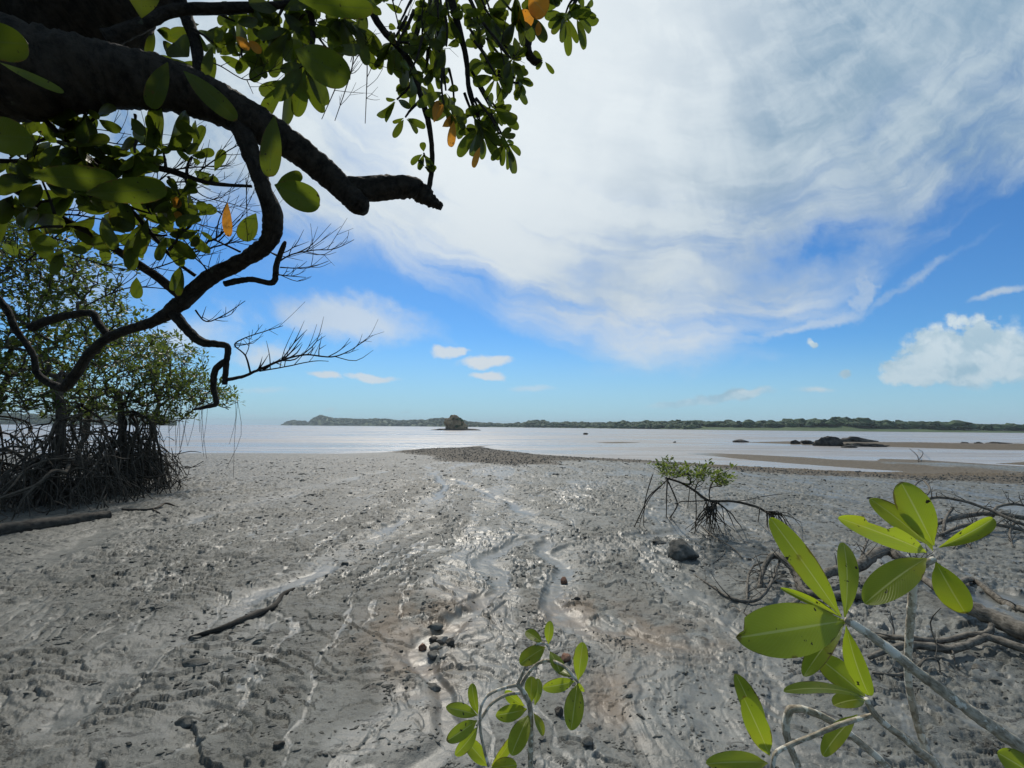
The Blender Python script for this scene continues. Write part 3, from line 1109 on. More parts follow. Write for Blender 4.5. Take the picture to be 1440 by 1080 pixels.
px_rock('stone', 'flat grey slab stone alone on the left mud below the buried stick', 276, 935, 34, 9, ROCKG, 22, 0.2, 0.6, sink=0.2, cat='stone')
px_rock('stone', 'broken mud grey slab with a raised edge in the left foreground', 264, 1018, 34, 12, ROCKG, 23, 0.4, 0.6, sink=0.25, cat='stone')
px_rock('stone', 'small dark oval stone in the left foreground mud', 392, 1049, 15, 9, ROCKD, 24, sink=0.25, cat='stone')
px_rock('stone', 'small dark stone lying in the brown right channel', 812, 843, 9, 5, ROCKD, 25, sink=0.2, cat='stone')
px_rock('stone', 'muddy grey stone on the far right mud beside the lower bare branch', 1375, 942, 18, 8, ROCKG, 26, sink=0.2, cat='stone')

# black rocks on the sand bar
def wrock(name, label, px, py, wpx, hpx, mat, seed, **kw):
    x, y = on_water(px, py)
    k = y / F
    depth = kw.pop('depth', 0.6)
    return rock(name, label, (x, y, WATER_Z + 0.02), (wpx * .5 * k, wpx * .5 * k * depth, hpx * .62 * k), mat, seed, **kw)


GR = 'dark rocks on the sand bar'
wrock('boulder', 'black blocky boulder at the left end of the rock slabs on the sand bar', 1164, 627, 40, 15, ROCKD, 31, depth=0.4, rz=-0.12, tilt=0.10, planes=5, rough=0.26, boxy=True, sub=4, cat='boulder', group=GR)
wrock('rock_slab', 'long black rock slab lying behind the blocky boulder', 1206, 624, 52, 10, ROCKD, 32, depth=0.35, rz=-0.1, tilt=0.12, planes=5, rough=0.28, boxy=True, sub=4, cat='rock slab', group=GR)
wrock('rock_slab', 'low dark slab sloping down to the sand right of the black slabs', 1218, 628, 62, 6, ROCKD, 33, depth=0.4, planes=7, rough=0.34, sub=4, cat='rock slab', group=GR)
wrock('rock', 'small round black rock left of the blocky boulder', 1119, 624.5, 14, 7, ROCKD, 34, cat='rock', group=GR)
wrock('rock', 'low dark rock between the round black rock and the blocky boulder', 1136, 625, 22, 7, ROCKD, 35, cat='rock', group=GR)
wrock('rock', 'flat dark rock at the water edge in front of the blocky boulder', 1193, 629.5, 22, 4, ROCKD, 36, cat='rock', group=GR)
wrock('rock', 'low dark rock heap where the sand bar thins out on the left', 1042, 622, 22, 4.5, ROCKD, 37, cat='rock', group=GR)
wrock('rock', 'flat dark reef rock on the bar near the right edge of the picture', 1408, 626, 46, 5.5, ROCKD, 38, depth=0.4, cat='rock', group=GR)
wrock('rock', 'small dark reef rock on the sand bar left of the flat reef rock', 1376, 626, 12, 5, ROCKD, 39, cat='rock', group=GR)
wrock('rock', 'dark pointed reef rock on the sand bar right of the black slabs', 1357, 626, 18, 5, ROCKD, 40, cat='rock', group=GR)
wrock('rock', 'tiny dark rock alone in the open water right of the islet', 824, 611.2, 8, 3.0, ROCKD, 41, cat='rock')
wrock('rock', 'tiny black rock in the water left of the sand bar tip', 949, 622.5, 5, 2.5, ROCKD, 42, cat='rock')


# islet
def islet():
    x, y = on_water(641, 605)
    k = y / F
    t = thing('rocky_islet', 'small domed rocky islet standing alone in the bay', 'islet', (x, y, WATER_Z))
    me = rock_mesh((34 * k, 14 * k, 3.6 * k), 51, 4, 0.18, 5)
    o = link('ledge', me, ROCKD, t)
    o.matrix_parent_inverse = Matrix.Identity(4)
    me = rock_mesh((17.0 * k, 10 * k, 14.5 * k), 57, 5, 0.30, 3)
    o = link('dome', me, ROCKT, t)
    o.matrix_parent_inverse = Matrix.Identity(4)
    o.location = (0, 0, 4.5 * k)
    rr = random.Random(4)
    for i in range(46):
        mb = MB()
        a = rr.uniform(0, 6.28)
        q = rr.uniform(0.0, 0.80) ** 1.3
        cx, cy = math.cos(a) * q * 15 * k, math.sin(a) * q * 9 * k
        cz = 4.5 * k + 12.0 * k * math.sqrt(max(0, 1 - q * q))
        crown_blob(mb, Vector((x + cx, y + cy, WATER_Z + cz)), rr.uniform(.8, 1.7) * k * 2.0, rr.uniform(.6, 1.2) * k * 1.8, 700 + i)
        mb.build('shrub', FOREST, t, False)


islet()

# ------------------------------------------------------------------ pebbles on the spit
def pebbles():
    mb = MB()
    rr = random.Random(9)
    xs = np.array([rr.uniform(-8, 34) for _ in range(40000)])
    ys = np.array([rr.uniform(13, 44) for _ in range(40000)])
    z, wet, st, gr, sd = terrain(xs, ys)
    keep = (gr * (1 - sd) > np.array([rr.random() for _ in range(40000)])) & (z > WATER_Z + 0.01)
    pts = np.stack([xs, ys, z], -1)[keep][:9000]
    for q in pts:
        s = rr.uniform(0.012, 0.05)
        c = Vector(q)
        b = [mb.vert(c + Vector((math.cos(a) * s * rr.uniform(.7, 1.2), math.sin(a) * s * rr.uniform(.7, 1.2), -0.01))) for a in (0.2, 1.4, 2.7, 3.9, 5.2)]
        tp = [mb.vert(c + Vector((math.cos(a) * s * .55, math.sin(a) * s * .55, s * rr.uniform(.45, .8)))) for a in (0.5, 1.7, 2.9, 4.2, 5.4)]
        for k in range(5):
            mb.f.append((b[k], b[(k + 1) % 5], tp[(k + 1) % 5], tp[k]))
        mb.f.append(tuple(tp))
    o = mb.build('pebbles', ROCKG, None, False)
    o['kind'] = 'stuff'
    o['label'] = 'dark pebbles strewn over the gravel spit'


pebbles()


def mud_clods():
    mb = MB()
    rr = random.Random(19)
    N = 130000
    a = RNG.uniform(-0.95, 0.95, N)
    r = np.exp(RNG.uniform(math.log(1.5), math.log(27), N))
    x, y = r * np.sin(a), r * np.cos(a)
    z, wet, st, gr, sd = terrain(x, y)
    n1 = fbm(x * 0.8, y * 1.3, 4, 141)
    n2 = fbm(x * 3.2, y * 4.0, 3, 151)
    t = fbm(x * 0.7, y * 1.2, 5, 61, 0.55) * 2.2
    tf = t - np.floor(t)
    edge = np.minimum(tf, 1 - tf)
    wx2 = x + 0.22 * perlin(x * 1.1, y * 1.1, 15) + 0.06 * perlin(x * 4, y * 4, 16)
    fx = wx2 + 0.35 * perlin(x * 0.35, y * 0.35, 45)
    fy = y + 0.5 * perlin(x * 0.6, y * 0.6, 46)
    t2 = fbm(fx * 1.0, fy * 0.42, 5, 55, 0.6) * 1.15
    t2f = t2 - np.floor(t2)
    edge = np.minimum(edge, np.minimum(t2f, 1 - t2f) * 1.2)
    pr = 0.16 * sstep(n1, -0.1, 0.6) + 0.85 * sstep(n2, 0.25, 0.6) * sstep(n1, -0.4, 0.3) + 0.35 * (1 - sstep(edge, 0.0, 0.07))
    pr = pr * (1 - 0.9 * sstep(wet, 0.45, 0.8)) * (z > WATER_Z + .03)
    keep = RNG.random(N) < pr
    for q, d in list(zip(np.stack([x, y, z], -1)[keep], r[keep]))[:30000]:
        s = min(0.05, 0.0036 * (1 + 0.22 * d)) * math.exp(rr.gauss(0, 0.42))
        st_ = rr.uniform(1.0, 2.8)
        rot = rr.gauss(0.35, 0.5)
        cr_, sr_ = math.cos(rot), math.sin(rot)
        hgt = s * rr.uniform(.2, .6)
        n = rr.choice((5, 6))

        def ring(f, h, ph):
            o_ = []
            for k in range(n):
                th = 2 * math.pi * k / n + ph
                qx, qy = math.cos(th) * s * st_ * f * rr.uniform(.7, 1.25), math.sin(th) * s * f * rr.uniform(.7, 1.25)
                o_.append(mb.vert((q[0] + qx * cr_ - qy * sr_, q[1] + qx * sr_ + qy * cr_, q[2] + h * rr.uniform(.8, 1.2)), (0, 0), rr.random()))
            return o_
        b, tp = ring(1.0, -0.25 * s, 0), ring(0.62, hgt, rr.uniform(0, .6))
        for k in range(n):
            mb.f.append((b[k], b[(k + 1) % n], tp[(k + 1) % n], tp[k]))
        mb.f.append(tuple(tp))
    o = mb.build('mud_clods', CLOD, None, False)
    o['kind'] = 'stuff'
    o['label'] = 'dark crumbs and clods scattered over the mud'


mud_clods()


# ------------------------------------------------------------------ mangrove trees on the left
def pipe_tree(nodes, parents, targets, rr, sag=0.0, jit=0.06):
    """join each target to the nearest node; returns nodes, parents, tip ids"""
    tips = []
    root = nodes[0]
    arr = [np.array(n) for n in nodes]
    order = sorted(range(len(targets)), key=lambda i: np.linalg.norm(targets[i] - arr[-1]))
    for i in order:
        tg = targets[i]
        A = np.array(arr)
        dd = np.linalg.norm(A - tg, axis=1) + 0.25 * np.linalg.norm(A - arr[0], axis=1)
        k = int(np.argmin(dd))
        p0 = arr[k]
        L = np.linalg.norm(tg - p0)
        n = max(2, int(L / 0.28))
        n = min(n, 7)
        last = k
        for s in range(1, n + 1):
            t = s / n
            q = p0 + (tg - p0) * t
            if s < n:
                q = q + np.array([rr.uniform(-1, 1), rr.uniform(-1, 1), rr.uniform(-1, 1)]) * jit * L + np.array([0, 0, sag * L * 4 * t * (1 - t)])
            arr.append(q)
            parents.append(last)
            last = len(arr) - 1
        tips.append(last)
    return arr, parents, tips


def skeleton_tubes(mb, arr, parents, tips, r_tip, power=2.4, rmax=1.0, sides=5, nroot=1):
    n = len(arr)
    w_ = np.zeros(n)
    kids = [[] for _ in range(n)]
    for i in range(n):
        if parents[i] >= 0:
            kids[parents[i]].append(i)
    rad = np.zeros(n)
    for i in range(n - 1, -1, -1):
        if not kids[i]:
            rad[i] = r_tip
        else:
            rad[i] = min(rmax, sum(rad[c] ** power for c in kids[i]) ** (1 / power))
    for i in range(n):
        p = parents[i]
        if p < 0:
            continue
        # start chains where the node is not its parent's thickest child
        ks = sorted(kids[p], key=lambda c: -rad[c])
        if i == ks[0] and parents[p] >= 0:
            continue
        chain = [(*arr[p], min(rad[p], rad[i] * 1.3))]
        j = i
        while True:
            chain.append((*arr[j], rad[j]))
            if not kids[j]:
                break
            j = max(kids[j], key=lambda c: rad[c])
        chain[-1] = (*chain[-1][:3], chain[-1][3] * 0.5)
        tube(mb, chain, sides, 2 if len(chain) > 2 else 2, 0.0, 0.0, 0.5, i, cap=False)
    return rad


def rosette_small(mb, p, rr, n, L, up=0.4, spread=0.05):
    for _ in range(n):
        a = Vector((rr.uniform(-1, 1), rr.uniform(-1, 1), rr.uniform(-0.45, 0.9) + up * .3)).normalized()
        nn = (Vector((rr.uniform(-.6, .6), rr.uniform(-.6, .6), 1))).normalized()
        b = Vector(p) + a * rr.uniform(0, spread)
        ln = L * rr.uniform(0.7, 1.25)
        small_leaf(mb, b, a, nn, ln, ln * rr.uniform(0.4, 0.52), rr.random())


def prop_root(mb, base, top, az, reach, rr, r0, ground):
    """arching stilt root from the trunk to the mud, forking near its foot"""
    base = base + Vector((rr.gauss(0, .22) * reach, rr.gauss(0, .22) * reach, 0))
    ca, sa = math.cos(az), math.sin(az)
    foot = Vector((base.x + ca * reach, base.y + sa * reach, 0))
    foot.z = ground(foot.x, foot.y) - 0.05
    pts = []
    n = 6
    pw_ = rr.uniform(1.5, 3.2)
    pe = rr.uniform(0.6, 1.0)
    for i in range(n + 1):
        t = i / n
        e = t ** pe
        zz = top + (foot.z - top) * (t ** pw_)
        inn = 1 if 0 < i < n else 0
        w_ = rr.uniform(-.14, .14) * reach * inn
        pts.append((base.x + ca * reach * e - sa * w_, base.y + sa * reach * e + ca * w_, zz + rr.uniform(-.07, .07) * inn, r0 * (1 - 0.45 * t)))
    tube(mb, pts, 5, 3, 0.15, 0.1, 0.5, rr.randrange(9999), cap=False)
    for k in range(rr.choice((1, 1, 2, 2, 3))):
        i = rr.choice((2, 3, 3, 4))
        p = pts[i]
        a2 = az + rr.uniform(-1.3, 1.3)
        q = rr.uniform(.15, .6) * max(reach, .5) * 0.8
        f2 = Vector((p[0] + math.cos(a2) * q, p[1] + math.sin(a2) * q, 0))
        f2.z = ground(f2.x, f2.y) - 0.04
        mid = ((p[0] * .45 + f2.x * .55), (p[1] * .45 + f2.y * .55), p[2] * 0.62 + f2.z * .38, r0 * .5)
        tube(mb, [(p[0], p[1], p[2], r0 * .6), mid, (f2.x, f2.y, f2.z, r0 * .35)], 4, 3, 0.1, 0.1, 0.5, k, cap=False)


def mangrove(label, base_px, height, crown, ntarget, nroots, seed, rscale=1.0, leafL=0.12, reach=1.6, droop=0):
    """crown: list of (px, py, depth, rx, ry, rz) ellipsoids in world metres placed by direction"""
    rr = random.Random(seed)
    g = G(*base_px)
    t = thing('mangrove_tree', label, 'mangrove tree', g, 'mangroves on the left shore')
    top = Vector((g.x + rr.uniform(-.3, .3), g.y + rr.uniform(-.3, .3), g.z + height))
    nodes = [np.array((g.x, g.y, g.z + 0.5)), np.array((g.x + .08, g.y, g.z + height * .5)), np.array(top)]
    parents = [-1, 0, 1]
    targets = []
    tot = sum(c[3] * c[4] * c[5] for c in crown)
    for (px, py, d, rx, ry, rz) in crown:
        c = P(px, py, d)
        for _ in range(int(ntarget * rx * ry * rz / tot) + 1):
            v = rvec() * (rr.random() ** 0.45)
            targets.append(np.array((c.x + v.x * rx, c.y + v.y * ry, c.z + v.z * rz)))
    arr, parents, tips = pipe_tree(nodes, parents, targets, rr, sag=0.05, jit=0.07)
    bm_ = MB()
    rad = skeleton_tubes(bm_, arr, parents, tips, 0.0075, 2.5, 0.055)
    tk = MB()
    tube(tk, [(g.x, g.y, g.z + 0.3, .035), (g.x + rr.uniform(-.08, .08), g.y, g.z + .8, 0.05), (arr[1][0] + rr.uniform(-.15, .15), arr[1][1], arr[1][2], 0.055), (arr[2][0], arr[2][1], arr[2][2], .05)], 8, 5, .15, .1, .5, seed)
    tk.build('trunk', ROOT, t)
    bm_.build('branches', ROOT, t)
    bare = set(i for i in tips if rr.random() < 0.32)
    lf = MB()
    for i in tips:
        if i in bare:
            continue
        rosette_small(lf, arr[i], rr, rr.randint(6, 11), leafL, 0.5, 0.17)
        p = parents[i]
        if rr.random() < 0.85:
            rosette_small(lf, arr[p], rr, rr.randint(2, 5), leafL, 0.3, 0.16)
    lf.build('crown', LEAF_CRN, t, False)
    rt = MB()
    for k in range(nroots):
        prop_root(rt, g, g.z + (rr.uniform(0.25, 1.0) if rr.random() < .6 else rr.uniform(.9, height * .85)), rr.uniform(0, 6.283), reach * rr.uniform(0.15, 1.0), rr, rscale * rr.choice((rr.uniform(.008, .018), rr.uniform(.012, .028), rr.uniform(.02, .042))), gz)
    # small brush of dead rootlets and snags round the foot
    for k in range(nroots * 2):
        a = rr.uniform(0, 6.283)
        q = reach * rr.uniform(0.05, 0.95)
        x, y = g.x + math.cos(a) * q, g.y + math.sin(a) * q
        zz = g.z
        hgt = rr.uniform(.25, .95) * (1.1 - q / reach * .7)
        tube(rt, [(x, y, zz - .05, .014), (x + rr.uniform(-.12, .12), y + rr.uniform(-.12, .12), zz + hgt * .5, .011), (x + rr.uniform(-.3, .3), y + rr.uniform(-.3, .3), zz + hgt, .006)], 4, 2, 0, 0, .5, k, cap=False)
    for k in range(nroots // 2):
        a = rr.uniform(0, 6.283)
        q = reach * rr.uniform(0.2, 1.1)
        x, y = g.x + math.cos(a) * q, g.y + math.sin(a) * q
        z_ = g.z + rr.uniform(.05, 1.7) * (1.15 - q / reach * .6)
        b_ = rr.uniform(0, 6.283)
        L = rr.uniform(.4, 1.3)
        pts_ = [(x + math.cos(b_) * L * (t_ - .5) + rr.uniform(-.07, .07), y + math.sin(b_) * L * (t_ - .5) + rr.uniform(-.07, .07), max(g.z, z_ + rr.uniform(-.22, .22)), rr.uniform(.006, .014)) for t_ in (0, .33, .66, 1)]
        tube(rt, pts_, 4, 3, 0, 0, .5, k, cap=False)
    # thin aerial roots hanging from the boughs
    for k in range(droop):
        i = rr.choice(tips)
        p = arr[i]
        zl = rr.uniform(0.25, 0.95)
        zb = max(g.z - 0.05, p[2] - (p[2] - g.z) * zl)
        ar = MB()
        tube(ar, [(p[0], p[1], p[2], .006), (p[0] + rr.uniform(-.15, .15), p[1] + rr.uniform(-.1, .1), (p[2] + zb) / 2, .006), (p[0] + rr.uniform(-.25, .25), p[1] + rr.uniform(-.2, .2), zb, .005)], 4, 3, 0, 0, .5, k, cap=False)
        ar.build('aerial_root', ROOT, t)
    rt.build('prop_roots', ROOT, t)
    return t


mangrove('nearest mangrove with a tangle of black stilt roots beside the old log', (75, 708), 2.6,
         [(80, 390, 10, 1.7, 1.4, 1.0), (20, 500, 9.6, 1.7, 1.2, 1.0), (150, 490, 10, 1.4, 1.2, .95), (40, 345, 10.5, 1.6, 1.3, .6), (70, 570, 9.6, 1.5, 1.0, .45)], 620, 80, 101, 0.95, 0.115, 1.75, 12)
mangrove('leafy mangrove behind the nearest one with its crown over the water', (165, 690), 2.4,
         [(195, 520, 11.5, 1.6, 1.2, .85), (255, 545, 11.8, 1.0, .9, .65), (120, 560, 12, 1.5, 1.2, .6), (210, 575, 11.5, 1.0, .8, .4)], 500, 75, 102, 1.0, 0.11, 1.45, 22)
mangrove('slim mangrove farthest right on the shore with thin stilt roots', (204, 671), 2.3,
         [(275, 548, 13.5, 1.1, .9, .6), (230, 505, 13.5, 1.2, 1., .6), (303, 560, 13, .6, .6, .4), (235, 585, 13.5, .9, .7, .3)], 270, 50, 103, 0.85, 0.12, 0.9, 20)
mangrove('mangrove at the left edge with its roots cut by the frame', (-40, 704), 2.8,
         [(-20, 420, 9.5, 1.6, 1.4, 1.2), (40, 330, 11, 1.5, 1.5, .7), (-20, 550, 9.2, 1.5, 1.2, .7)], 430, 60, 104, 1.2, 0.12, 1.8, 6)
mangrove('low mangrove standing at the water line behind the others', (110, 660), 2.6,
         [(110, 440, 15.5, 2.2, 1.8, 1.2), (60, 520, 15.5, 2.4, 1.6, 1.0), (190, 480, 15.5, 1.5, 1.4, .8), (120, 580, 15.5, 2.4, 1.2, .4)], 520, 50, 105, 1.1, 0.14, 2.2, 10)


# a long stilt root arching over the tangle belongs to the nearest tree; the log lies before it
def log():
    t = MB()
    a, b = G(-120, 770), G(152, 729)
    mid1, mid2 = a.lerp(b, .4), a.lerp(b, .75)
    r = 0.11
    tube(t, [(a.x, a.y, a.z + .05, r * 1.05), (mid1.x, mid1.y, mid1.z + .05, r), (mid2.x, mid2.y, mid2.z + .05, r * .9), (b.x, b.y, b.z + .055, r * .75)], 18, 24, 0.16, 0.02, .5, 5)
    o = t.build('fallen_log', LOGM)
    tag(o, 'dark weathered log lying on the mud before the mangrove roots', 'log')


log()


def stick(name, label, cat, pts, mat, sides=6, sub=5, rough=.15, twigs=(), group=None):
    """pts: (px, py, height above mud, half width px)"""
    mb = MB()

    def conv(pp):
        out = []
        for px, py, h, hw in pp:
            g = G(px, py, h)
            out.append((g.x, g.y, g.z, hw * (g - EYE).dot(_f) / F))
        return out
    tube(mb, conv(pts), sides, sub, rough, .12, .5, len(pts))
    for i, tw in enumerate(twigs):
        tube(mb, conv(tw), 5, 4, rough, .1, .5, i + 3)
    o = mb.build(name, mat)
    return tag(o, label, cat, group)


stick('buried_stick', 'long dark stick half sunk in the mud on the left', 'stick',
      [(266, 897, 0.0, 2.5), (310, 884, .02, 4), (350, 868, .02, 4.5), (385, 853, .02, 4), (398, 836, .015, 3), (414, 828, .0, 2)], LOGM)
stick('forked_twig', 'thin forked twig lying on the mud right of the mangrove roots', 'twig',
      [(172, 716, .02, 1.6), (215, 716, .03, 1.8), (232, 708, .06, 1.5), (245, 711, .02, 1)], ROOT, twigs=[[(215, 716, .03, 1.2), (225, 722, .0, 1)]])
stick('bent_twig', 'bent black twig sticking up from the far sand bar', 'twig',
      [(1292, 650, 0.0, .6), (1290, 641, .25, .6), (1284, 635, .45, .5), (1279, 631, .6, .35)], LOGM,
      twigs=[[(1291, 648, .05, .5), (1297, 640, .3, .5), (1297, 635, .45, .45), (1291, 632, .5, .3)]])


# ------------------------------------------------------------------ sapling on stilts
def sapling():
    g = G(992, 752)
    D0 = (g - EYE).dot(_f)
    t = thing('mangrove_sapling', 'leaning mangrove sapling propped on stilt roots with a low green crown', 'mangrove sapling', g)
    k = D0 / F

    def q(px, py, hw, dd=0.0):
        p = P(px, py, D0 + dd)
        return (p.x, p.y, p.z, hw * k * .58)
    st = MB()
    tube(st, [q(936, 672, 2.2), q(958, 679, 2.6), q(977, 690, 3), q(997, 704, 3.2), q(1031, 705, 3, .1), q(1064, 713, 3, .15), q(1089, 727, 3, .1)], 7, 5, .15, .1)
    st.build('stem', ROOT, t)
    rt = MB()
    rr = random.Random(3)

    def foot(px, py, hw):
        p = G(px, py, -0.04)
        return (p.x, p.y, p.z, hw * k * .58)
    for a in [[q(929, 683, 1.6), q(912, 699, 1.6), q(902, 720, 1.5), foot(891, 743, 1.3)], [q(918, 667, 1.2), q(910, 692, 1.3), q(906, 713, 1.2), foot(905, 741, 1)],
              [q(938, 675, 1.5), q(937.5, 700, 1.5), foot(937, 728, 1.4)], [q(939, 676, 1.8), q(949, 698, 1.8), q(952, 712, 1.7), foot(941, 729, 1.6)],
              [q(997, 704, 1.5), q(975, 705, 1.4), q(956, 706, 1.4), q(950, 716, 1.4), foot(943, 728, 1.3)],
              [q(939, 674, 1.5), q(930, 683, 1.4), q(914, 700, 1.2), q(903, 724, 1), foot(899, 742, .8)],
              [q(978, 690, 1.2), q(979, 720, 1.3), foot(978, 748, 1.4)], [q(970, 686, 1), q(968, 705, 1), q(967, 715, .8)],
              [q(1010, 707, 1.6), q(1028, 722, 1.6), q(1036, 733, 1.4), foot(1043, 741, 1.1)], [q(1006, 706, 1.4), q(1020, 716, 1.3), q(1028, 730, 1.2), foot(1032, 741, 1)],
              [q(1068, 714, 1.4), q(1068, 720, 1.3), foot(1066, 735, 1.1)], [q(1031, 705, 1.0, .1), q(1050, 703, 1, .2), q(1080, 697, .9, .3), q(1100, 695, .5, .4)]]:
        tube(rt, a, 5, 4, .1, .1, .5, len(a))
    for i in range(34):
        px0 = rr.uniform(992, 1008)
        e = rr.uniform(-1, 1)
        fx = 998 + e * 34 + rr.uniform(-5, 5)
        tube(rt, [q(px0, 705 + rr.uniform(-2, 9), 1.2, rr.uniform(-.02, .02)), q(px0 * .5 + fx * .5 - e * 4 + rr.uniform(-6, 6), 722 + rr.uniform(-6, 8), 1.1, rr.uniform(-.2, .2)), foot(fx + rr.uniform(-8, 8), 748 + rr.uniform(-12, 10), .6)], 5, 4, .1, .15, .5, i)
    for i in range(22):
        px0 = rr.uniform(1074, 1092)
        fx = px0 + rr.uniform(-14, 44)
        tube(rt, [q(px0, 718 + (px0 - 1074) * .4, 1.1, .1), q(px0 * .5 + fx * .5, 722 + rr.uniform(-2, 4), 1.0, .1), foot(fx, 736 + rr.uniform(-4, 8), .8)], 4, 3, .1, .15, .5, i)
    rt.build('prop_roots', ROOT, t)
    arr = [np.array(q(*s)[:3]) for s in ((936, 672, 1), (958, 679, 1), (977, 690, 1), (997, 704, 1))]
    par = [-1, 0, 1, 2]
    tg = []
    for cx_, cy_, sx_, sy_, n_ in ((938, 661, 11, 7, 50), (962, 667, 9, 7, 22), (986, 665, 10, 7, 38), (1010, 673, 9, 7, 30), (1020, 681, 5, 6, 12)):
        for _ in range(n_):
            tg.append(np.array(q(rr.gauss(cx_, sx_), rr.gauss(cy_, sy_), 1, rr.gauss(0, .35))[:3]))
    n_leafy = len(tg)
    for _ in range(50):
        tg.append(np.array(q(rr.uniform(925, 1024), rr.uniform(664, 690), 1, rr.uniform(-.4, .4))[:3]))
    bare_pts = tg[n_leafy:]
    arr, par, tips = pipe_tree(arr, par, tg, rr, .0, .08)
    br = MB()
    skeleton_tubes(br, arr, par, tips, .0032, 2.4, .014, 4)
    br.build('branches', ROOT, t)
    lf = MB()
    for i in tips:
        if any(np.linalg.norm(arr[i] - b_) < 1e-6 for b_ in bare_pts):
            continue
        rosette_small(lf, arr[i], rr, rr.randint(3, 7), .066, .5, .05)
    lf.build('crown', LEAF_SAP, t, False)


sapling()


# ------------------------------------------------------------------ bare driftwood on the right
def drift(name, label, cat, lines, mat=DRIFT, group='bare branches on the right mud', wild=0, seed=1):
    mb = MB()
    rr = random.Random(seed)
    for ln in lines:
        pp = []
        for px, py, h, hw in ln:
            g = G(px, py, h)
            pp.append((g.x, g.y, g.z, hw * (g - EYE).dot(_f) / F))
        path = tube(mb, pp, 8 if ln[0][3] > 4 else 6, 5, .16, .14, .5, int(ln[0][0]))
        for _ in range(int(wild * len(ln))):
            i = rr.randrange(1, len(path) - 1)
            p = path[i]
            L = rr.uniform(.08, .32)
            a = Vector((rr.uniform(-1, 1), rr.uniform(-.6, .6), rr.uniform(-.1, .9))).normalized()
            m1 = Vector(p[:3]) + a * L * .5 + rvec() * L * .12
            e1 = m1 + (a + rvec() * .6).normalized() * L * .6
            r0 = min(p[3] * .45, .008)
            tube(mb, [(*p[:3], r0), (*m1, r0 * .7), (*e1, r0 * .3)], 4, 3, .1, .1, .5, i)
            if rr.random() < .6:
                e2 = m1 + (a + rvec() * .9).normalized() * L * .45
                tube(mb, [(*m1, r0 * .6), (*((m1 + e2) / 2 + rvec() * .01), r0 * .4), (*e2, r0 * .25)], 4, 2, 0, 0, .5, i)
    o = mb.build(name, mat)
    return tag(o, label, cat, group)


drift('dead_branch', 'crooked dead branch with an arched end and many twigs behind the big leaves', 'dead branch',
      [[(1068, 828, .0, 3), (1072, 804, .10, 3.5), (1087, 781, .22, 4.5), (1104, 788, .20, 5), (1120, 808, .12, 5.5), (1131, 832, .05, 6), (1170, 838, .04, 6), (1228, 836, .05, 5)],
       [(1131, 830, .05, 5), (1167, 805, .12, 6), (1207, 797, .16, 7), (1228, 781, .22, 7), (1248, 773, .24, 7), (1268, 786, .18, 6), (1290, 800, .08, 5)],
       [(1223, 830, .05, 6), (1243, 805, .12, 6.5), (1272, 793, .14, 6), (1300, 800, .1, 5)],
       [(976, 808, .0, 1), (1004, 826, .02, 1.5), (1028, 841, .02, 2), (1060, 845, .03, 2.3), (1080, 828, .08, 2.2), (1094, 795, .15, 1.6), (1098, 778, .24, 1)],
       [(1050, 846, .02, 1.5), (1052, 812, .06, 1.6), (1060, 796, .10, 1.4), (1076, 790, .14, 1)],
       [(1030, 852, .01, 1.4), (1060, 868, .01, 2), (1100, 858, .02, 2.4), (1130, 838, .04, 2.6)],
       [(1210, 800, .14, 2), (1214, 775, .25, 1.8), (1221, 758, .33, 1.2)]], wild=2.2, seed=4)
drift('driftwood_trunk', 'thick dark driftwood trunk running off the right edge', 'driftwood trunk',
      [[(1296, 812, .10, 4), (1325, 830, .12, 7), (1360, 852, .12, 10), (1400, 870, .12, 12), (1445, 890, .12, 14), (1520, 915, .12, 15)],
       [(1330, 832, .12, 4), (1365, 815, .03, 4), (1408, 845, .02, 5), (1440, 858, .02, 5), (1500, 870, .02, 5)]], wild=.5, seed=6)
drift('forked_branch', 'grey forked branch lying low on the mud beneath the thick driftwood trunk', 'dead branch',
      [[(1222, 925, .02, 3), (1258, 911, .05, 4.5), (1293, 907, .07, 5), (1337, 913, .06, 5.5), (1372, 902, .08, 5), (1392, 897, .08, 5.5), (1440, 912, .06, 6), (1520, 935, .05, 6)],
       [(1232, 895, .02, 3), (1277, 898, .04, 4), (1320, 902, .05, 4), (1360, 893, .07, 4), (1390, 890, .08, 4.5), (1394, 878, .12, 3)],
       [(1226, 946, .01, 1.6), (1262, 949, .02, 2), (1285, 940, .04, 1.6), (1300, 925, .05, 1.2)],
       [(1290, 945, .0, 1.2), (1300, 928, .08, 1.4), (1318, 928, .07, 1.3), (1322, 945, .0, 1)]], wild=.5, seed=8)
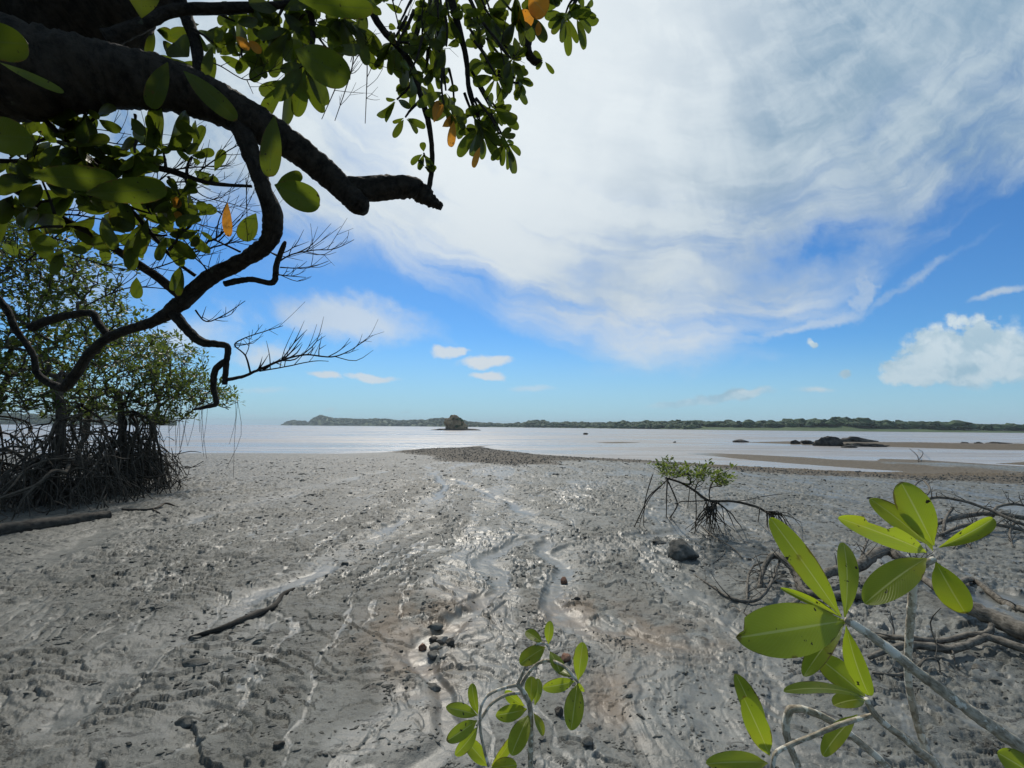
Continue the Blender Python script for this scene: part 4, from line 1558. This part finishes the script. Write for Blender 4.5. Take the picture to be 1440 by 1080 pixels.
drift('bare_bush', 'wide tangle of thin bare branches near the right edge', 'bare bush',
      [[(1268, 742, .02, 2), (1303, 703, .42, 1.8), (1343, 702, .45, 2), (1390, 716, .35, 2.2), (1440, 738, .22, 2.4), (1500, 750, .1, 2.5)],
       [(1310, 740, .10, 2.4), (1345, 728, .2, 3), (1390, 722, .25, 3.4), (1440, 728, .22, 3.6), (1500, 738, .15, 3.6)],
       [(1322, 752, .05, 2), (1360, 738, .14, 2.6), (1400, 738, .15, 2.8), (1450, 748, .1, 3)],
       [(1396, 726, .2, 2), (1402, 713, .3, 2), (1425, 709, .34, 2), (1445, 712, .32, 1.6)],
       [(1280, 690, .5, 1.2), (1296, 675, .62, 1.4), (1308, 688, .5, 1.4), (1298, 701, .4, 1.2)],
       [(1256, 716, .25, 1.6), (1266, 700, .38, 1.6), (1272, 684, .5, 1.3)],
       [(1326, 756, .0, 1.8), (1330, 730, .2, 2), (1340, 714, .32, 1.8)],
       [(1360, 765, .0, 1.6), (1364, 748, .10, 1.8), (1378, 735, .16, 1.8)],
       [(1425, 770, .0, 1.6), (1420, 750, .08, 1.6), (1428, 733, .2, 1.6)],
       [(1340, 772, .0, 1.2), (1352, 758, .06, 1.6), (1366, 772, .0, 1.2)]], wild=2.4, seed=10)
drift('thin_twig', 'long thin twig curving across the mud between boulder and dead branch', 'twig',
      [[(985, 738, .02, .8), (1004, 755, .03, .9), (1030, 770, .03, 1), (1044, 785, .02, .9)], [(1008, 757, .03, .7), (1020, 775, .02, .7), (1003, 792, .01, .6)]], wild=.3, seed=12)


# ------------------------------------------------------------------ leaf placed by its image direction
def px_leaf(name, mat, parent, b, tpx, wpx, d0, d1, tilt=0.0, **kw):
    mb = MB()
    bb, tt = P(b[0], b[1], d0), P(tpx[0], tpx[1], d1)
    view = (EYE - (bb + tt) / 2).normalized()
    ax = (tt - bb).normalized()
    side = ax.cross(view)
    nrm = view * math.cos(tilt) + side * math.sin(tilt)
    wd = wpx * (d0 + d1) / 2 / F / max(.35, abs(math.cos(tilt)))
    leaf(mb, bb, tt, wd, nrm, nt=18, nw=8, **kw)
    return mb.build(name, mat, parent)


def px_stem(name, mat, parent, pts, sides=10, sub=9, rough=.16):
    mb = MB()
    pp = []
    for px, py, d, hw in pts:
        p = P(px, py, d)
        pp.append((p.x, p.y, p.z, hw * d / F))
    tube(mb, pp, sides, sub, rough, .05, .5, int(pts[0][0]))
    return mb.build(name, mat, parent)


# ------------------------------------------------------------------ seedling at the bottom centre
def seedling():
    d = 1.40
    base = P(742, 1330, d)
    base.z = gz(base.x, base.y)
    t = thing('mangrove_seedling', 'small mangrove seedling with arching stems and bright leaves at the bottom centre', 'seedling', base)
    px_stem('stem', PALE, t, [(742, 1338, d, 5), (745, 1180, d, 4.5), (746, 1080, d, 4), (746, 1003, d, 3.8), (740, 980, d, 3.6), (728, 962, d, 3.4)])
    px_stem('stem', PALE, t, [(728, 962, d, 2.4), (738, 940, d, 2.0), (743, 920, d, 1.9), (753, 907, d, 1.9), (767, 905, d, 1.9), (773, 914, d - .02, 1.6)])
    px_stem('stem', PALE, t, [(731, 967, d, 2.4), (743, 947, d, 2.3), (757, 933, d, 2.2), (773, 929, d - .02, 2.2), (793, 937, d - .05, 2.1), (808, 953, d - .07, 2), (813, 960, d - .07, 1.6)])
    px_stem('stem', PALE, t, [(729, 963, d, 2.3), (707, 968, d, 2.1), (687, 977, d - .03, 2.1), (677, 993, d - .05, 2), (675, 1013, d - .06, 2), (677, 1037, d - .08, 2), (687, 1078, d - .1, 2)])
    px_stem('stem', PALE, t, [(731, 974, d, 2.2), (710, 978, d, 2.1), (690, 991, d - .02, 2), (679, 1007, d - .04, 2), (670, 1021, d - .05, 1.8)])
    L = [((771, 906), (774, 873), 13, .02, .2, .9), ((763, 904), (739, 888), 14, .03, .5, .2), ((767, 910), (731, 934), 22, -.04, .3, .4), ((773, 916), (788, 947), 17, -.05, .7, .15),
         ((813, 957), (820, 903), 20, .03, .1, .7), ((808, 958), (763, 967), 17, -.06, .2, 1), ((812, 961), (803, 1027), 27, -.10, 0, .6), ((805, 952), (783, 942), 13, .04, .8, .1), ((813, 958), (821, 973), 6, .0, .6, .2),
         ((672, 1006), (627, 995), 17, -.03, .3, 1), ((672, 1004), (664, 961), 14, .04, .7, .2), ((671, 1013), (628, 1042), 20, -.08, .1, .5), ((672, 1022), (640, 1062), 17, -.06, .5, .25),
         ((687, 1078), (654, 1040), 20, .0, .1, .9), ((691, 1077), (722, 1034), 14, .05, .8, .35), ((690, 1081), (727, 1076), 20, -.04, .2, .6),
         ((741, 997), (697, 1006), 20, -.05, .2, .45), ((744, 1005), (719, 1062), 26, -.1, .15, .55), ((750, 1002), (764, 1035), 11, -.03, .7, .2), ((746, 990), (748, 951), 18, .05, .1, 1), ((752, 992), (757, 954), 12, .06, .6, .8), ((738, 993), (710, 972), 14, .02, .5, .8)]
    for b, tp, wd, dd, tilt, tn in L:
        dl = d - (.07 if b[0] > 790 else .05 if b[0] < 700 else 0)
        px_leaf('leaf', LEAF_BRI, t, b, tp, wd, dl, dl + dd, tilt * random.choice((-1, 1)), tint=tn, droop=.12)


seedling()


# ------------------------------------------------------------------ leafy shoots at the bottom right
def shoots():
    # A: slanting in from the right
    base = P(1900, 1340, .62)
    base.z = gz(base.x, base.y)
    t = thing('mangrove_shoot', 'pale stem slanting in from the right edge, ending in a rosette with a broad leaf', 'mangrove shoot', base, 'mangrove shoots at the right')
    px_stem('stem', PALE, t, [(1900, 1345, .66, 11), (1640, 1190, .62, 10), (1440, 1053, .62, 9), (1360, 997, .63, 8), (1293, 947, .65, 7), (1243, 907, .67, 6.3), (1207, 882, .69, 5.6), (1188, 871, .70, 4.5)], 12, 16, .18)
    d = .70
    for b, tp, wd, dd, tilt, tn, kw in [((1188, 873), (1035, 897), 66, -.05, 0, .75, dict(fold=.10, bite=(.92, 1.0, 1, .4))), ((1183, 868), (1083, 728), 33, .08, .15, .65, {}), ((1183, 868), (1097, 827), 16, .03, .2, .55, dict(roll=1.2)),
                                        ((1188, 868), (1186, 763), 24, .08, .55, .55, {}), ((1187, 877), (1130, 951), 24, -.03, .3, .1, {}), ((1190, 880), (1222, 978), 26, .0, .45, .3, {})]:
        px_leaf('leaf', LEAF_BRI, t, b, tp, wd, d, d + dd, tilt, tint=tn, **kw)
    px_leaf('leaf', LEAF_BRI, t, (1470, 1100), (1402, 1058), 34, .6, .62, .2, tint=.5)
    # B, C, D: stems rising together from below
    base = P(1360, 1500, .86)
    base.z = gz(base.x, base.y)
    t = thing('mangrove_shoot', 'branching shoot rising from the bottom edge with three leaf rosettes and bent dead stem', 'mangrove shoot', base, 'mangrove shoots at the right')
    e = .80
    px_stem('stem', PALE, t, [(1360, 1560, .86, 9), (1335, 1200, .84, 7.5), (1313, 1080, .83, 6), (1303, 1057, .83, 5.2), (1287, 1007, .82, 4.5), (1277, 953, .81, 4.5), (1278, 907, .80, 4.8), (1282, 853, .79, 5), (1285, 815, .78, 5), (1294, 798, .78, 4.8), (1314, 786, .78, 4)], 10, 12, .18)
    px_stem('stem', PALE, t, [(1345, 1130, .835, 6.5), (1320, 1080, .80, 6.2), (1293, 1057, .78, 5.5), (1270, 1037, .76, 5), (1243, 1017, .75, 4.6), (1227, 1000, .74, 4.2), (1218, 983, .74, 3.4)], 10, 12, .18)
    px_stem('stem', PALE, t, [(1229, 1005, .745, 3), (1187, 1017, .73, 3.2), (1147, 1033, .72, 3.2), (1100, 1053, .71, 3), (1088, 1068, .70, 3), (1086, 1110, .70, 3)], 9, 6, .1)
    px_stem('dead_stem', PALE, t, [(1300, 1130, .82, 5), (1250, 1080, .81, 4.8), (1213, 1047, .80, 4.8), (1173, 1017, .79, 4.8), (1143, 1002, .78, 5), (1113, 997, .78, 5), (1105, 1020, .78, 5), (1110, 1047, .78, 4.6), (1125, 1085, .79, 4.6), (1150, 1160, .80, 4.6)], 9, 6, .12)
    d = .78
    for b, tp, wd, dd, tilt, tn, kw in [((1303, 777), (1178, 728), 30, -.06, .2, .8, dict(bite=(.55, .78, 1, .55))), ((1306, 767), (1223, 701), 26, .06, .4, .6, {}), ((1313, 767), (1267, 678), 40, .04, .1, .75, {}), ((1320, 770), (1397, 729), 24, .0, .3, .35, dict(roll=.9)),
                                        ((1303, 785), (1216, 849), 40, -.05, .25, .35, {}), ((1316, 790), (1358, 863), 36, -.04, .2, .2, {}), ((1312, 775), (1296, 748), 8, .02, .3, .9, {})]:
        px_leaf('leaf', LEAF_BRI, t, b, tp, wd, d, d + dd, tilt, tint=tn, **kw)
    d = .74
    for b, tp, wd, dd, tilt, tn in [((1217, 979), (1150, 924), 34, .05, .2, .55), ((1214, 980), (1102, 972), 14, -.05, .8, .2), ((1216, 984), (1172, 992), 20, -.02, .6, .15), ((1206, 1005), (1157, 1063), 21, .0, .5, .45)]:
        px_leaf('leaf', LEAF_BRI, t, b, tp, wd, d, d + dd, tilt, tint=tn)
    d = .70
    for b, tp, wd, dd, tilt, tn in [((1079, 1056), (1034, 947), 26, .06, .5, .1), ((1082, 1062), (1045, 979), 30, -.02, .1, .3), ((1080, 1073), (993, 1074), 24, -.05, .2, .6), ((1083, 1063), (1072, 1040), 6, .01, .2, .6)]:
        px_leaf('leaf', LEAF_BRI, t, b, tp, wd, d, d + dd, tilt, tint=tn)


shoots()


# ------------------------------------------------------------------ overhanging tree
def near_tree():
    foot = Vector((-4.6, 1.2, 0))
    foot.z = gz(foot.x, foot.y)
    t = thing('overhanging_tree', 'dark overhanging tree whose thick bough and leaves frame the upper left', 'tree', foot)

    def pw(pts):
        out = []
        for px, py, d, hw in pts:
            p = P(px, py, d)
            out.append((p.x, p.y, p.z, hw * d / F))
        return out

    def limb(name, pts, mat=BARK, sides=10, sub=7, rough=.12, lead=None):
        mb = MB()
        pp = (lead or []) + pw(pts)
        tube(mb, pp, sides, sub, rough, .06, .5, len(name) + int(pts[0][0]) % 97)
        return mb.build(name, mat, t)
    limb('trunk', [(-420, 40, 1.75, 140), (-200, 70, 1.7, 108), (-60, 88, 1.75, 80), (60, 100, 1.8, 56), (160, 107, 1.9, 41), (250, 124, 2.0, 33), (330, 157, 2.1, 26), (400, 198, 2.2, 21), (455, 240, 2.3, 18), (498, 281, 2.35, 15.5), (507, 291, 2.36, 14), (513, 300, 2.36, 5)], sides=30, sub=26, rough=.10,
         lead=[(foot.x, foot.y, foot.z - .1, .5), (foot.x + .1, foot.y, foot.z + .7, .42), (foot.x + .7, foot.y + .1, foot.z + 1.8, .40)])
    limb('broken_stub', [(478, 262, 2.33, 13), (505, 264, 2.38, 15), (535, 266, 2.42, 17), (568, 262, 2.46, 16), (590, 270, 2.5, 14), (606, 282, 2.5, 9), (621, 291, 2.5, 5)], sides=20, sub=14, rough=.3)
    limb('limb', [(-260, -120, 2.2, 120), (-60, -40, 2.2, 110), (60, 0, 2.2, 90), (140, 5, 2.2, 60), (215, -40, 2.2, 40), (330, -120, 2.3, 30)], sides=20, sub=16, rough=.18)
    limb('branch', [(150, 55, 2.0, 12), (200, 35, 2.05, 9), (247, 14, 2.1, 8), (320, 12, 2.15, 7), (400, 6, 2.2, 5), (470, -14, 2.3, 4)], sides=8)
    limb('branch', [(245, -20, 2.2, 9), (262, 25, 2.2, 9), (275, 60, 2.15, 8), (283, 120, 2.1, 8)], sides=8)
    limb('lower_limb', [(338, 178, 2.1, 15.1), (357, 225, 2.1, 11.8), (372, 268, 2.1, 10.9), (384, 305, 2.15, 13.4), (377, 340, 2.2, 11.8), (342, 366, 2.25, 10.1), (292, 393, 2.3, 10.1), (252, 428, 2.3, 10.1), (216, 452, 2.35, 7.1), (165, 469, 2.4, 6.3), (128, 494, 2.4, 6.3), (103, 531, 2.45, 6.7), (86, 545, 2.5, 5.5), (54, 527, 2.5, 4.2), (46, 498, 2.5, 3.8), (22, 462, 2.5, 4.2), (6, 430, 2.5, 4.2), (-30, 390, 2.5, 4.2)], sides=16, sub=16, rough=.2)
    limb('branch', [(244, 440, 2.3, 7.5), (262, 462, 2.3, 6.5), (282, 480, 2.3, 6), (304, 484, 2.3, 5), (320, 488, 2.3, 4.5), (318, 512, 2.3, 4.2), (316, 541, 2.3, 3.5)], sides=8)
    limb('branch', [(318, 508, 2.3, 5), (303, 520, 2.3, 4.5), (300, 545, 2.3, 4), (304, 567, 2.3, 3.5), (290, 572, 2.3, 3), (273, 576, 2.3, 1.5)], sides=7)
    limb('branch', [(316, 399, 2.28, 4.5), (335, 395, 2.28, 4.5), (356, 393, 2.28, 4), (384, 397, 2.28, 4), (389, 372, 2.25, 4), (398, 348, 2.22, 3.5), (401, 340, 2.2, 2)], sides=7)
    limb('branch', [(43, 461, 2.5, 6), (80, 447, 2.48, 5.5), (127, 440, 2.45, 5), (136, 452, 2.43, 5), (150, 470, 2.42, 5)], sides=7)
    limb('branch', [(-40, 230, 2.0, 5), (0, 254, 2.05, 5), (77, 301, 2.1, 5), (130, 330, 2.15, 5), (180, 362, 2.2, 5.5), (225, 392, 2.25, 6), (256, 418, 2.3, 6)], sides=7)
    limb('branch', [(-40, 226, 2.0, 3), (60, 227, 2.0, 3.5), (153, 227, 2.0, 4), (233, 238, 2.05, 4), (293, 257, 2.1, 3), (354, 262, 2.12, 2)], sides=7)
    limb('branch', [(44, 145, 1.9, 4), (70, 175, 1.9, 4), (110, 215, 1.95, 3.5), (180, 290, 2.0, 3), (240, 360, 2.2, 2.6), (275, 388, 2.28, 2.5)], sides=7)
    limb('branch', [(500, -40, 2.4, 5), (530, 30, 2.45, 5), (575, 85, 2.5, 4.5), (590, 130, 2.5, 4), (603, 175, 2.5, 4), (608, 225, 2.5, 3.5), (603, 268, 2.5, 3.5)], sides=7)
    limb('branch', [(745, -60, 2.7, 9), (746, 0, 2.7, 8), (744, 40, 2.7, 7), (741, 68, 2.7, 6.5), (750, 85, 2.7, 5.5), (762, 88, 2.7, 3)], sides=8)
    limb('branch', [(620, -60, 2.5, 6), (640, 20, 2.5, 5), (655, 80, 2.5, 4), (660, 130, 2.5, 3), (672, 165, 2.5, 2)], sides=7)
    limb('branch', [(840, -60, 2.7, 4), (815, -10, 2.7, 3), (800, 20, 2.7, 2)], sides=6)
    limb('branch', [(420, -40, 2.2, 6), (440, 40, 2.2, 4), (430, 85, 2.2, 3), (408, 100, 2.2, 2)], sides=7)
    # dead grey twigs
    rr = random.Random(21)

    def twig(pts, spurs=6, up=1.0):
        tw = MB()
        pts = [(a_, b_, c_, h_ * .62) for a_, b_, c_, h_ in pts]
        path = tube(tw, pw(pts), 5, 6, .12, .12, .5, int(pts[0][0]))
        for s in range(int(spurs * 1.4)):
            i = rr.randrange(len(path) // 5, len(path) - 2)
            p = path[i]
            L = rr.uniform(.05, .20)
            a = (_r * rr.uniform(.2, 1) + _u * rr.uniform(-.2, 1.0) * up + _f * rr.uniform(-.6, .6)).normalized()
            e1 = Vector(p[:3]) + a * L + _u * L * .25
            m1 = Vector(p[:3]) + a * L * .5 + rvec() * L * .10
            tube(tw, [(*p[:3], p[3] * .7), (*m1, p[3] * .55), (*e1, .0008)], 4, 3, 0, 0, .5, s)
            if rr.random() < .7:
                e2 = m1 + (a + rvec() * .7).normalized() * L * .5
                tube(tw, [(*m1, p[3] * .5), (*((m1 + e2) / 2), p[3] * .4), (*e2, .0007)], 4, 2, 0, 0, .5, s)
        tw.build('dead_twig', TWIG, t)
    twig([(318, 534, 2.3, 4.5), (340, 530, 2.3, 3.8), (362, 521, 2.3, 3.2), (395, 507, 2.3, 2.6), (430, 499, 2.3, 2), (466, 502, 2.3, 1.6), (492, 493, 2.3, 1.2), (516, 476, 2.3, .7)], 14)
    twig([(352, 524, 2.3, 2.4), (345, 500, 2.3, 1.8), (330, 485, 2.3, 1.6), (345, 475, 2.3, 1.4), (372, 466, 2.3, 1.1), (398, 458, 2.3, .7)], 7)
    twig([(365, 522, 2.3, 1.8), (400, 516, 2.3, 1.5), (440, 508, 2.32, 1.1), (462, 508, 2.32, .7)], 4)
    twig([(275, 436, 2.3, 2.2), (290, 452, 2.3, 1.6), (315, 443, 2.3, 1.2), (345, 423, 2.3, .7)], 4)
    twig([(392, 368, 2.25, 2.2), (410, 358, 2.25, 1.6), (440, 352, 2.25, 1.3), (470, 350, 2.25, 1.0), (498, 337, 2.25, .6)], 9)
    twig([(394, 376, 2.25, 1.6), (420, 377, 2.25, 1.2), (445, 373, 2.25, .9), (462, 367, 2.25, .6)], 3)
    twig([(388, 386, 2.25, 1.8), (405, 388, 2.25, 1.3), (430, 390, 2.25, .7)], 4)
    twig([(394, 362, 2.25, 2), (375, 352, 2.25, 1.6), (362, 345, 2.25, 1)], 2)
    twig([(338, 354, 2.25, 2.6), (318, 345, 2.25, 2.2), (297, 337, 2.2, 2.2), (281, 350, 2.2, 2), (250, 347, 2.2, 1.2)], 6)
    twig([(300, 338, 2.2, 1.4), (318, 322, 2.2, 1.1), (342, 298, 2.2, .7)], 2)
    twig([(283, 82, 2.1, 1.6), (310, 93, 2.1, 1.4), (345, 112, 2.1, 1.2), (372, 102, 2.1, 1), (402, 95, 2.1, .8)], 6)
    twig([(347, 112, 2.1, 1.2), (356, 132, 2.1, .6)], 1)
    twig([(60, 330, 2.2, 1.8), (120, 345, 2.2, 1.4), (200, 345, 2.2, 1.2), (262, 352, 2.2, .8)], 8)
    twig([(20, 300, 2.1, 2.4), (100, 302, 2.1, 2), (150, 310, 2.1, 1.6), (230, 322, 2.1, 1.2)], 6)
    twig([(190, 262, 2.1, 1.8), (240, 300, 2.15, 1.4), (290, 318, 2.2, 1.1), (362, 330, 2.25, .7)], 8)
    twig([(260, 250, 2.1, 1.6), (285, 275, 2.1, 1.2), (330, 288, 2.15, .9), (365, 300, 2.15, .6)], 6)
    twig([(346, 250, 2.1, 1.0), (347, 290, 2.1, 1.0), (348, 340, 2.1, .8)], 4)
    twig([(250, 345, 2.2, 1.8), (285, 372, 2.25, 1.5), (300, 395, 2.28, 1.2)], 6)
    twig([(200, 300, 2.1, 1.8), (250, 330, 2.2, 1.5), (280, 365, 2.25, 1.2), (296, 390, 2.28, 1.0)], 7)
    twig([(0, 200, 2.0, 2.0), (60, 240, 2.0, 1.8), (120, 252, 2.0, 1.5), (210, 262, 2.0, 1.0)], 8)
    twig([(100, 150, 1.95, 1.8), (140, 196, 1.95, 1.5), (210, 202, 2.0, 1.1), (219, 172, 2.0, .7)], 5)
    for k in range(16):
        x0, y0 = rr.uniform(0, 300), rr.uniform(180, 400)
        a0 = rr.uniform(-.7, .9)
        L0 = rr.uniform(60, 130)
        twig([(x0, y0, 2.15, 1.7), (x0 + L0 * .5 * math.cos(a0), y0 + L0 * .5 * math.sin(a0) + rr.uniform(-8, 8), 2.15, 1.3), (x0 + L0 * math.cos(a0), y0 + L0 * math.sin(a0), 2.2, .7)], 5)
    for k in range(10):
        x0, y0 = rr.uniform(300, 720), rr.uniform(-30, 60)
        twig([(x0, y0, 2.4, 1.8), (x0 + rr.uniform(-15, 15), y0 + 45, 2.4, 1.4), (x0 + rr.uniform(-30, 30), y0 + rr.uniform(80, 130), 2.45, .8)], 4)
    twig([(120, 430, 2.4, 1.6), (180, 405, 2.35, 1.4), (250, 408, 2.3, 1)], 6)

    # unseen crown leaves, added to block light, spread overhead and behind, above the picture
    cr = MB()
    r3 = random.Random(77)
    for i in range(900):
        y = r3.uniform(-3.5, 3.6)
        x = r3.uniform(-6.5, 1.6 - 0.25 * abs(y))
        z = 3.2 + 1.12 * max(y, 0) + r3.random() ** 1.5 * 1.8
        rosette_small(cr, (x, y, z), r3, 7, 0.15, 0.2, 0.12)
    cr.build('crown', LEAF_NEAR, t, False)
    # living leaves
    lf = MB()
    yl = []
    lr = random.Random(31)

    def pleaf(b, tp, wpx, d, dd=0.0, tilt=0.0, tint=None, mb=None):
        bb, tt = P(b[0], b[1], d), P(tp[0], tp[1], d + dd)
        view = (EYE - (bb + tt) / 2).normalized()
        ax = (tt - bb).normalized()
        nrm = view * math.cos(tilt) + ax.cross(view) * math.sin(tilt)
        leaf(mb or lf, bb, tt, wpx * d / F / max(.3, abs(math.cos(tilt))), nrm, lr.uniform(.02, .2), .15, 12, 6, lr.random() if tint is None else tint, outline=(0.72, 0.40))

    def spray(px, py, d, n, L, droop=.5, a0=0, a1=360, back=None, petiole=True):
        """a rosette of leaves on a short twig end"""
        for i in range(n):
            a = math.radians(lr.uniform(a0, a1))
            ln = L * lr.uniform(.60, 1.05)
            fore = lr.uniform(.65, 1.0)
            dx, dy = math.cos(a) * ln * fore, -math.sin(a) * ln * fore + droop * ln * .6
            s = 0.12
            pleaf((px + dx * s, py + dy * s), (px + dx, py + dy), ln * lr.uniform(.25, .36), d + lr.uniform(-.04, .04), lr.uniform(-.12, .12) * ln / 60, lr.choice((-1, 1)) * lr.uniform(0, 1.15))
        if back:
            tw2 = MB()
            tube(tw2, pw([(back[0], back[1], d, 2.2), ((back[0] + px) / 2 + lr.uniform(-4, 4), (back[1] + py) / 2 + lr.uniform(-4, 4), d, 1.7), (px, py, d, 1.3)]), 5, 4, .1, .1, .5, int(px))
            tw2.build('leaf_twig', TWIG, t)
    # upper middle mass hanging from the frame top
    for s in [(330, 30, 2.2, 6, 62, .3, (300, 14)), (370, 60, 2.2, 6, 62, .4, (400, 6)), (410, 40, 2.2, 7, 60, .6, (440, 10)), (440, 30, 2.25, 7, 60, .5, (450, -5)), (430, 90, 2.2, 5, 66, .6, (432, 82)),
              (462, 70, 2.25, 6, 52, .6, (440, 40)), (408, 110, 2.2, 5, 60, .9, (408, 100)), (480, 20, 2.3, 7, 55, .4, (500, -30)), (300, 60, 2.1, 4, 60, .3, (270, 40)), (340, 80, 2.15, 4, 48, .6, (345, 60)), (395, 15, 2.2, 7, 60, .4, None), (350, 5, 2.2, 6, 60, .3, None)]:
        spray(*s[:6], back=s[6])
    for i in range(46):
        px = lr.uniform(535, 735)
        mx = np.interp(px, [535, 560, 600, 650, 700, 735], [70, 120, 130, 185, 195, 110])
        py = lr.uniform(-10, mx)
        spray(px, py, 2.45 + lr.uniform(-.15, .3), lr.randint(5, 8), lr.uniform(28, 46), .6, back=(px * .6 + 620 * .4, py - 50))
    for s in [(558, 140, 2.5, 5, 32, .8, (585, 110)), (552, 60, 2.5, 5, 34, .6, (575, 60)), (570, 165, 2.5, 4, 30, .8, (592, 140)), (596, 215, 2.5, 6, 30, .3, (606, 225)), (598, 235, 2.5, 5, 20, .4, (606, 240)), (712, 200, 2.55, 6, 34, 1.3, (690, 160)), (706, 188, 2.55, 3, 30, 1.2, None),
              (675, 175, 2.5, 7, 44, 1.1, (660, 130)), (665, 160, 2.5, 7, 44, .9, (660, 120)), (725, 110, 2.6, 5, 34, .5, (700, 100)), (735, 118, 2.6, 4, 32, .3, (700, 105)), (765, 85, 2.7, 4, 26, .3, None),
              (795, 20, 2.7, 8, 46, .9, (815, -10)), (810, 22, 2.7, 7, 40, .8, None), (790, 5, 2.7, 6, 40, .7, None), (822, 12, 2.7, 5, 36, .6, None), (745, 20, 2.6, 5, 46, .5, None)]:
        spray(*s[:6], back=s[6])
    # left side, larger and nearer leaves along the thin branches
    for s in [(120, 160, 1.9, 7, 56, .2, (110, 215)), (165, 220, 1.95, 7, 50, -.2, (153, 227)), (230, 215, 2.0, 6, 50, -.9, (233, 237)), (270, 220, 2.05, 6, 44, -.8, (262, 246)), (60, 165, 1.9, 6, 60, .2, None), (90, 200, 1.9, 6, 60, .3, None),
              (205, 222, 2.0, 6, 46, -.2, None), (300, 245, 2.1, 5, 40, -.3, (293, 257)), (265, 262, 2.05, 5, 46, 1.2, (262, 248)), (60, 255, 1.95, 7, 78, .3, (77, 301)), (110, 270, 2.0, 7, 80, .1, (110, 232)), (165, 262, 2.0, 7, 84, .1, (165, 230)),
              (210, 300, 2.05, 6, 62, .5, (180, 290)), (235, 330, 2.1, 6, 56, .5, (215, 330)), (180, 330, 2.1, 5, 60, .5, None), (140, 300, 2.05, 6, 64, .4, None), (40, 310, 2.05, 5, 60, .6, None), (100, 320, 2.1, 4, 56, .9, None), (255, 370, 2.2, 3, 44, .6, (245, 362)), (20, 270, 2.0, 5, 60, .3, None),
              (130, 215, 1.95, 6, 56, .1, None), (190, 245, 2.0, 6, 58, .2, None)]:
        spray(*s[:6], back=s[6])
    for i in range(34):
        px = lr.uniform(-10, 290)
        py = lr.uniform(135, 360) if px < 210 else lr.uniform(190, 330)
        bx = (px * .7 + 60, py + lr.uniform(-30, 30)) if i % 2 else None
        spray(px, py, 2.0 + lr.uniform(-.15, .25), lr.randint(3, 6), lr.uniform(34, 54), lr.uniform(-.4, .8), back=bx)
    for i in range(16):
        spray(lr.uniform(200, 520), lr.uniform(-10, 90), 2.3 + lr.uniform(-.1, .2), lr.randint(4, 6), lr.uniform(36, 56), .6)
    # single leaves that stand out
    for b, tp, wd, d, dd, tilt, tn in [((386, 260), (450, 288), 38, 1.9, 0, 0, .7), ((390, 258), (424, 244), 17, 1.95, 0, .4, .5), ((386, 162), (379, 249), 27, 1.75, 0, .2, .3), ((258, 100), (334, 168), 26, 1.7, 0, .1, .2), ((236, 88), (212, 152), 24, 1.7, 0, .2, .4),
                                       ((-45, 56), (40, 62), 46, 1.0, 0, 0, .2), ((-40, 188), (46, 194), 48, 1.0, 0, 0, .1), ((40, 246), (165, 252), 34, 1.5, 0, .2, .15), ((120, 272), (235, 264), 34, 1.5, 0, .1, .35), ((360, 300), (341, 338), 24, 2.1, 0, .2, .8), ((420, 0), (525, 12), 26, 1.6, 0, .2, .9),
                                       ((415, 70), (492, 112), 46, 1.9, 0, 0, .6), ((185, 166), (203, 190), 15, 1.9, 0, .2, .7), ((198, 25), (200, -30), 40, 1.5, 0, 0, .3), ((265, 80), (245, 60), 40, 1.8, 0, 0, .2), ((192, 390), (193, 420), 14, 2.2, 0, .2, .6),
                                       ((0, 88), (90, 130), 12, 1.1, 0, 0, .9)]:
        pleaf(b, tp, wd, d, dd, tilt, tn)
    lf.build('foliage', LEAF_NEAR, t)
    for b, tp, wd, d, tilt in [((744, -8), (768, 20), 30, 2.4, 0), ((752, 20), (728, 34), 24, 2.45, .3), ((610, 172), (619, 143), 15, 2.3, .1), ((638, 170), (634, 207), 12, 2.3, .2), ((622, 178), (640, 165), 12, 2.35, .4), ((675, 207), (666, 236), 9, 2.35, .3),
                                ((320, 285), (322, 333), 12, 2.0, .3), ((332, 52), (352, 68), 13, 2.05, .2), ((350, 58), (368, 73), 12, 2.05, .2), ((235, 275), (255, 290), 15, 2.0, .2), ((244, 300), (256, 305), 11, 2.0, .2), ((757, 30), (758, 50), 9, 2.5, .3)]:
        mb = MB()
        pleaf(b, tp, wd, d, 0, tilt, None, mb)
        y = mb.build('yellow_leaf', LEAF_YEL, t)
        y['label'] = 'orange yellow dying leaf'


near_tree()


# ------------------------------------------------------------------ sea air
def haze():
    mb = MB()
    a, z0, z1 = 5300.0, -3.2, 48.0
    v = [mb.vert(p) for p in ((-a, -a, z0), (a, -a, z0), (a, a, z0), (-a, a, z0), (-a, -a, z1), (a, -a, z1), (a, a, z1), (-a, a, z1))]
    mb.f += [(v[3], v[2], v[1], v[0]), (v[4], v[5], v[6], v[7]), (v[0], v[1], v[5], v[4]), (v[1], v[2], v[6], v[5]), (v[2], v[3], v[7], v[6]), (v[3], v[0], v[4], v[7])]
    m_, t, out = new_mat('sea_haze')
    pv = t.new('ShaderNodeVolumePrincipled')
    pv.inputs['Color'].default_value = (0.80, 0.90, 1.0, 1)
    pv.inputs['Density'].default_value = 0.00021
    t.l.new(pv.outputs[0], out.inputs['Volume'])
    o = mb.build('haze', m_, None, False)
    o['kind'] = 'stuff'
    o['label'] = 'thin pale sea haze'


haze()
